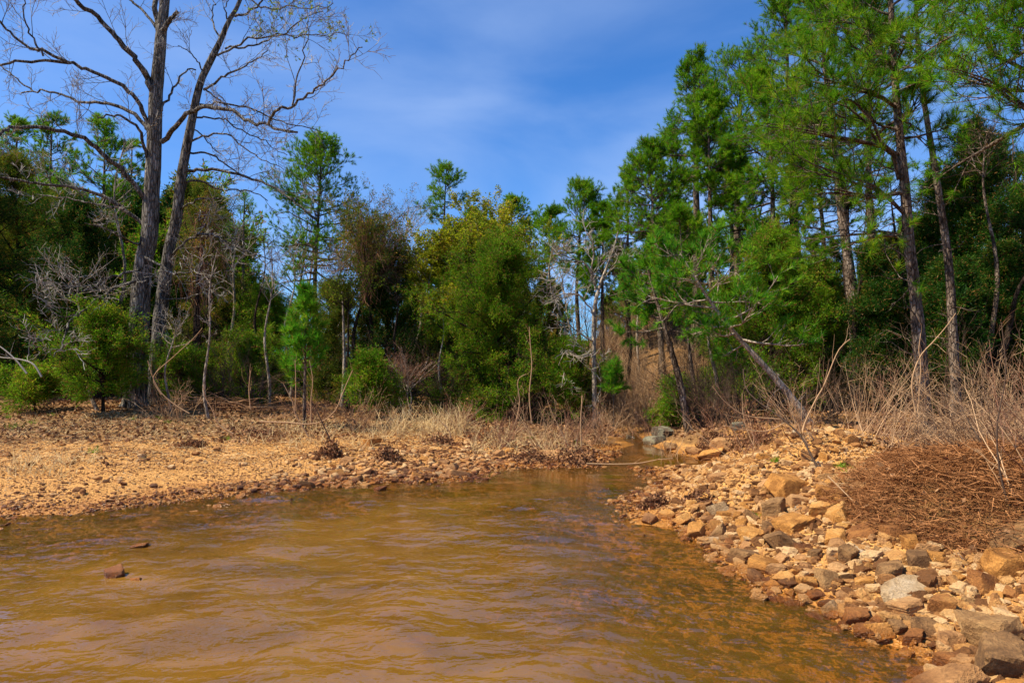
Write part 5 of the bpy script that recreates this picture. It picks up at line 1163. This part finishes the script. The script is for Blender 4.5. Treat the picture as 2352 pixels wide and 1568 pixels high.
for k in range(58):
    if k < 20: x, y, sd_n = r_.uniform(-14, -2), r_.uniform(18, 25), 'left'
    elif k < 30: x, y, sd_n = r_.uniform(-2, 3.5), r_.uniform(19, 26), 'middle'
    else: y = r_.uniform(13.5, 24); x, sd_n = y*r_.uniform(.26, .8), 'right'
    copy_thing((pA, pB)[k % 2], (x, y, H(x, y)), r_.uniform(0, 6.28), r_.uniform(.6, 1.25), 'tangled brown undergrowth shrub among the trunks of the %s wood' % sd_n, 'undergrowth shrubs of the %s wood' % sd_n)

def mat_of(name, label, cat, n, fpos, L, w, mat, flatn=.25, leafy=False, seed=1, kind='stuff', lift=.02):
    global rng
    rng = np.random.default_rng(seed)
    P = fpos(n); n = len(P); D = rng.normal(size=(n, 3)); D[:, 2] *= flatn; D = nrm(D)
    g = Geo(); (g.leaves if leafy else g.blades)(P, D, L*rng.uniform(.5, 1.3, n), w*rng.uniform(.7, 1.3, n))
    return tag(link(name, g.mesh(name, M[mat], False)), label, cat, kind=kind)
def scatter(n, xr, yr, cond, lift):
    X_ = rng.uniform(*xr, n*5); Y_ = rng.uniform(*yr, n*5); ok = cond(X_, Y_, shore_dist(X_, Y_)); X_, Y_ = X_[ok][:n], Y_[ok][:n]
    return np.stack([X_, Y_, height(X_, Y_) + rng.uniform(0, 1, len(X_))**2*lift], 1)
litter_c = lambda x, y, s: (((x-4.15)/1.65)**2 + ((y-5.9)/1.3)**2 < (.70+.5*rng.uniform(size=x.shape)**2+.6*fbm(x*2, y*2, 3, 7))**2) & (s > 1.1)
mat_of('needle_litter', 'thick mat of red-brown pine needles on the right bank', 'needle litter', 60000, lambda n: scatter(n, (2.5, 6.4), (4.6, 7.9), litter_c, .16), .15, .006, 'needle_litter', .35, seed=1)
mat_of('dead_leaves', 'curled dead leaves on the needle mat', 'dead leaves', 500, lambda n: scatter(n, (2.5, 6.4), (4.6, 7.9), litter_c, .16), .07, .045, 'leaf_litter', .6, True, seed=2)
mat_of('leaf_litter', 'brown leaf litter over the forest floor', 'leaf litter', 42000, lambda n: scatter(n, (-14, 14), (12.5, 24), lambda x, y, s: (s > .5) & ((s > 4.0 + 2*fbm(x, y, 2, 4)) | (x > -1)) & (np.abs(x) < .8*y), .05), .09, .055, 'leaf_litter', .5, True, seed=3)
mat_of('leaf_litter', 'brown leaf litter under the right bank brush', 'leaf litter', 16000, lambda n: scatter(n, (3, 9), (7.5, 13), lambda x, y, s: (s > 2.7) & (x > 1.9+.07*y), .06), .08, .045, 'leaf_litter', .5, True, seed=4)
mat_of('twig_litter', 'dry twigs and stalks strewn over the left bank', 'twig litter', 5000, lambda n: scatter(n, (-11, 2), (10, 15.5), lambda x, y, s: (s > 1.2 + 2.5*fbm(x*.8, y*.8, 2, 14)) & (fbm(x*1.2, y*1.2, 3, 15) > -.05), .05), .22, .007, 'dark_litter', .25, seed=5)
mat_of('twig_litter', 'dead straw and stalks lying on the back of the left bank', 'twig litter', 9000, lambda n: scatter(n, (-11, 2), (11, 16.5), lambda x, y, s: (s > 2.4 + 2*fbm(x*.7, y*.7, 2, 17)), .07), .22, .006, 'straw', .4, seed=6)
# tall straw
def straw(n, xr, yr, L, label, seed):
    global rng
    rng = np.random.default_rng(seed); P = scatter(n, xr, yr, lambda x, y, s: (s > .5) & (fbm(x*2.5, y*2.5, 2, 3) > -.08), 0); n = len(P)
    D = nrm(rng.normal(size=(n, 3))*np.array([.45, .4, 0]) + np.array([0, 0, 1.0])); g = Geo(); b = grow(P, D, L*rng.uniform(.4, 1.1, n), 5, up=-.10, wander=.20)
    g.tubes(b, taper(b, .0045, .0015), 3); tag(link('dry_grass', g.mesh('dry_grass', M['straw'], False)), label, 'dry grass', kind='stuff')
straw(650, (-2.9, -1.0), (14.2, 16.3), .75, 'tall dry straw in the middle of the far bank', 11)
straw(260, (-.8, 2.2), (12.6, 14.0), .6, 'dry stalks behind the debris clump', 12)
straw(300, (-8.2, -6.4), (9.8, 10.8), .3, 'flattened straw at the far left of the gravel', 13)
straw(260, (-5, -2.5), (12.6, 14.8), .4, 'short dry stalks around the young pine', 14)
# green tufts, each a thing
GT_ = [(30, 985, .2, 'largest green grass tuft at the far left'), (72, 975, .15, 'green grass tuft right of the largest one at far left'), (18, 960, .12, 'green tuft behind the others at far left'), (120, 955, .1, 'small green tuft under the small cedar bush'),
       (305, 965, .12, 'green tuft below the wide cedar bush'), (365, 963, .12, 'green tuft directly below the twin bare trunks'), (385, 972, .09, 'small tuft beside the one below the twin trunks'), (440, 1018, .12, 'green tuft in the middle of the left gravel'), (520, 1012, .12, 'green tuft on the gravel below the brush pile'),
       (215, 1040, .16, 'half-dry tuft alone on the left gravel'), (770, 1048, .10, 'bright green sprig below the curled branch'), (1218, 1010, .14, 'bright green tuft left of the debris clump'), (1325, 1020, .13, 'green tuft in front of the thick straight stem'), (955, 978, .1, 'green tuft below the tall straw'),
       (1030, 1020, .1, 'green tuft on the stones of the far shore'), (1955, 1085, .09, 'small green sprout on the mound, right of its middle'), (1935, 1075, .09, 'small green sprout on the top of the mound'), (1780, 1060, .08, 'small green sprout on the left of the mound'), (2175, 1385, .07, 'tiny green sprout between the rocks near the cream slab'), (1735, 1190, .07, 'tiny green sprout right of the white pitted stone'), (2090, 1210, .08, 'green sprout in the needle litter')]
for k, (u, v, h_, lab) in enumerate(GT_):
    rng = np.random.default_rng(400+k); p = lp(u, v); n = 46
    g = Geo(); O = np.tile(p, (n, 1)) + rng.normal(size=(n, 3))*[h_*.35, h_*.35, 0]; g.blades(O, nrm(rng.normal(size=(n, 3))*[.5, .5, .1] + [0, 0, .8]), h_*rng.uniform(.5, 1.2, n), .010)
    o = tag(link('grass_tuft', g.mesh('grass_tuft', M['grass'], False, p), loc=p), lab, 'grass tuft')
# debris clumps: sodden leaves and roots caught on the banks
def debris(u, v, wpx, hpx, lab, seed, n=1500, mat='dark_litter', name='debris_clump'):
    global rng
    rng = np.random.default_rng(600+seed); p = lp(u, v); Yc = p[1]; a, c = wpx/2/F*Yc, hpx/F*Yc
    q_ = rng.normal(size=(n, 3)); q_ = q_*.5; q_[:, 2] = np.abs(q_[:, 2])*np.exp(-(q_[:, 0]**2 + q_[:, 1]**2))
    P = q_*[a, a*.7, c]; P[:, 2] *= .3 + 1.3*vnoise(P[:, 0]*5 + seed*3, P[:, 1]*5, 3); P[:, 1] += .5*a*fbm(P[:, 0]*4/a+seed, P[:, 0]*0, 2, 8); P[:, 2] += height(P[:, 0]+p[0], P[:, 1]+p[1]) - p[2]
    g = Geo(); g.leaves(P, nrm(rng.normal(size=(n, 3))), .06*rng.uniform(.4, 1.2, n), .03)
    root = empty(name, p.tolist(), lab, 'debris'); link('dead_leaves', g.mesh(name+'_leaves', M[mat], False), root)
    t = Geo(); m_ = 60; O = P[rng.integers(0, n, m_)]; b = grow(O, rng.normal(size=(m_, 3))*[1, 1, .5], rng.uniform(.15, .6, m_)*max(a, .3), 5, wander=.3); t.tubes(b, taper(b, .006, .002), 3)
    link('crown', t.mesh(name+'_twigs', M['twig_red'], False), root)
for k, a in enumerate([(1325, 1066, 120, 46, 'dark clump of sodden leaves and roots on the shore where the creek enters'), (1215, 1058, 90, 30, 'smaller leaf clump left of the dark one at the creek mouth'), (893, 1060, 60, 30, 'dark leaf clump at the waterline of the far shore'),
       (760, 1050, 60, 34, 'dark leaf clump right below the curled branch'), (1010, 1020, 70, 22, 'leaf clump in the middle of the far shore'), (1110, 1010, 90, 24, 'brown leaf clump below the rust-brown brush'), (600, 1000, 120, 14, 'low brown leaf clump on the gravel below the brush pile'), (440, 1025, 60, 14, 'small brown clump on the left gravel'),
       (1720, 1020, 130, 60, 'dark heap of leaves on the cut bank behind the mound'), (1630, 1025, 80, 36, 'brown leaf heap at the foot of the leaning pine'), (1500, 1165, 60, 16, 'dark wet leaves on the tip of the right bank'), (1600, 1150, 60, 14, 'twiggy clump left of the white pitted stone'), (1390, 1000, 70, 24, 'brown leaf clump left of the boulders'), (1070, 975, 60, 40, 'rust-coloured dead brush clump below the biggest cedar')]):
    debris(*a, k, mat='needle_litter' if 'rust' in a[4] else 'dark_litter')
# brush pile under the twin trunks
rng = np.random.default_rng(77)
pb = lp(500, 940); root = empty('brush_pile', pb.tolist(), 'low heap of grey-brown dead sticks below the slim white sapling', 'brush pile')
g = Geo(); n = 150
O = np.stack([rng.uniform(-1.5, 1.1, n), rng.normal(0, .25, n), np.zeros(n)], 1); O[:, 2] = rng.uniform(0, .34, n)*np.exp(-((O[:, 0]+.1)/.9)**2)
D = np.stack([rng.choice([-1, 1], n)*1.0, rng.normal(0, .35, n), rng.normal(0, .16, n)], 1); b = grow(O, D, rng.uniform(.4, 1.5, n), 7, wander=.1, up=-.02); b[:, :, 2] = np.clip(b[:, :, 2], 0.0, .5)
g.tubes(b, taper(b, rng.uniform(.008, .026, n), .004), 5, cap=True); link('sticks', g.mesh('brush_pile_sticks', M['leaf_litter'], False), root)
g = Geo(); n = 2200; P = np.stack([rng.normal(0, .8, n), rng.normal(0, .25, n), np.zeros(n)], 1); P[:, 2] = rng.uniform(0, .22, n)*np.exp(-(P[:, 0]/.9)**2); g.leaves(P, nrm(rng.normal(size=(n, 3))), .07, .03); link('dead_leaves', g.mesh('brush_pile_leaves', M['dark_litter'], False), root)
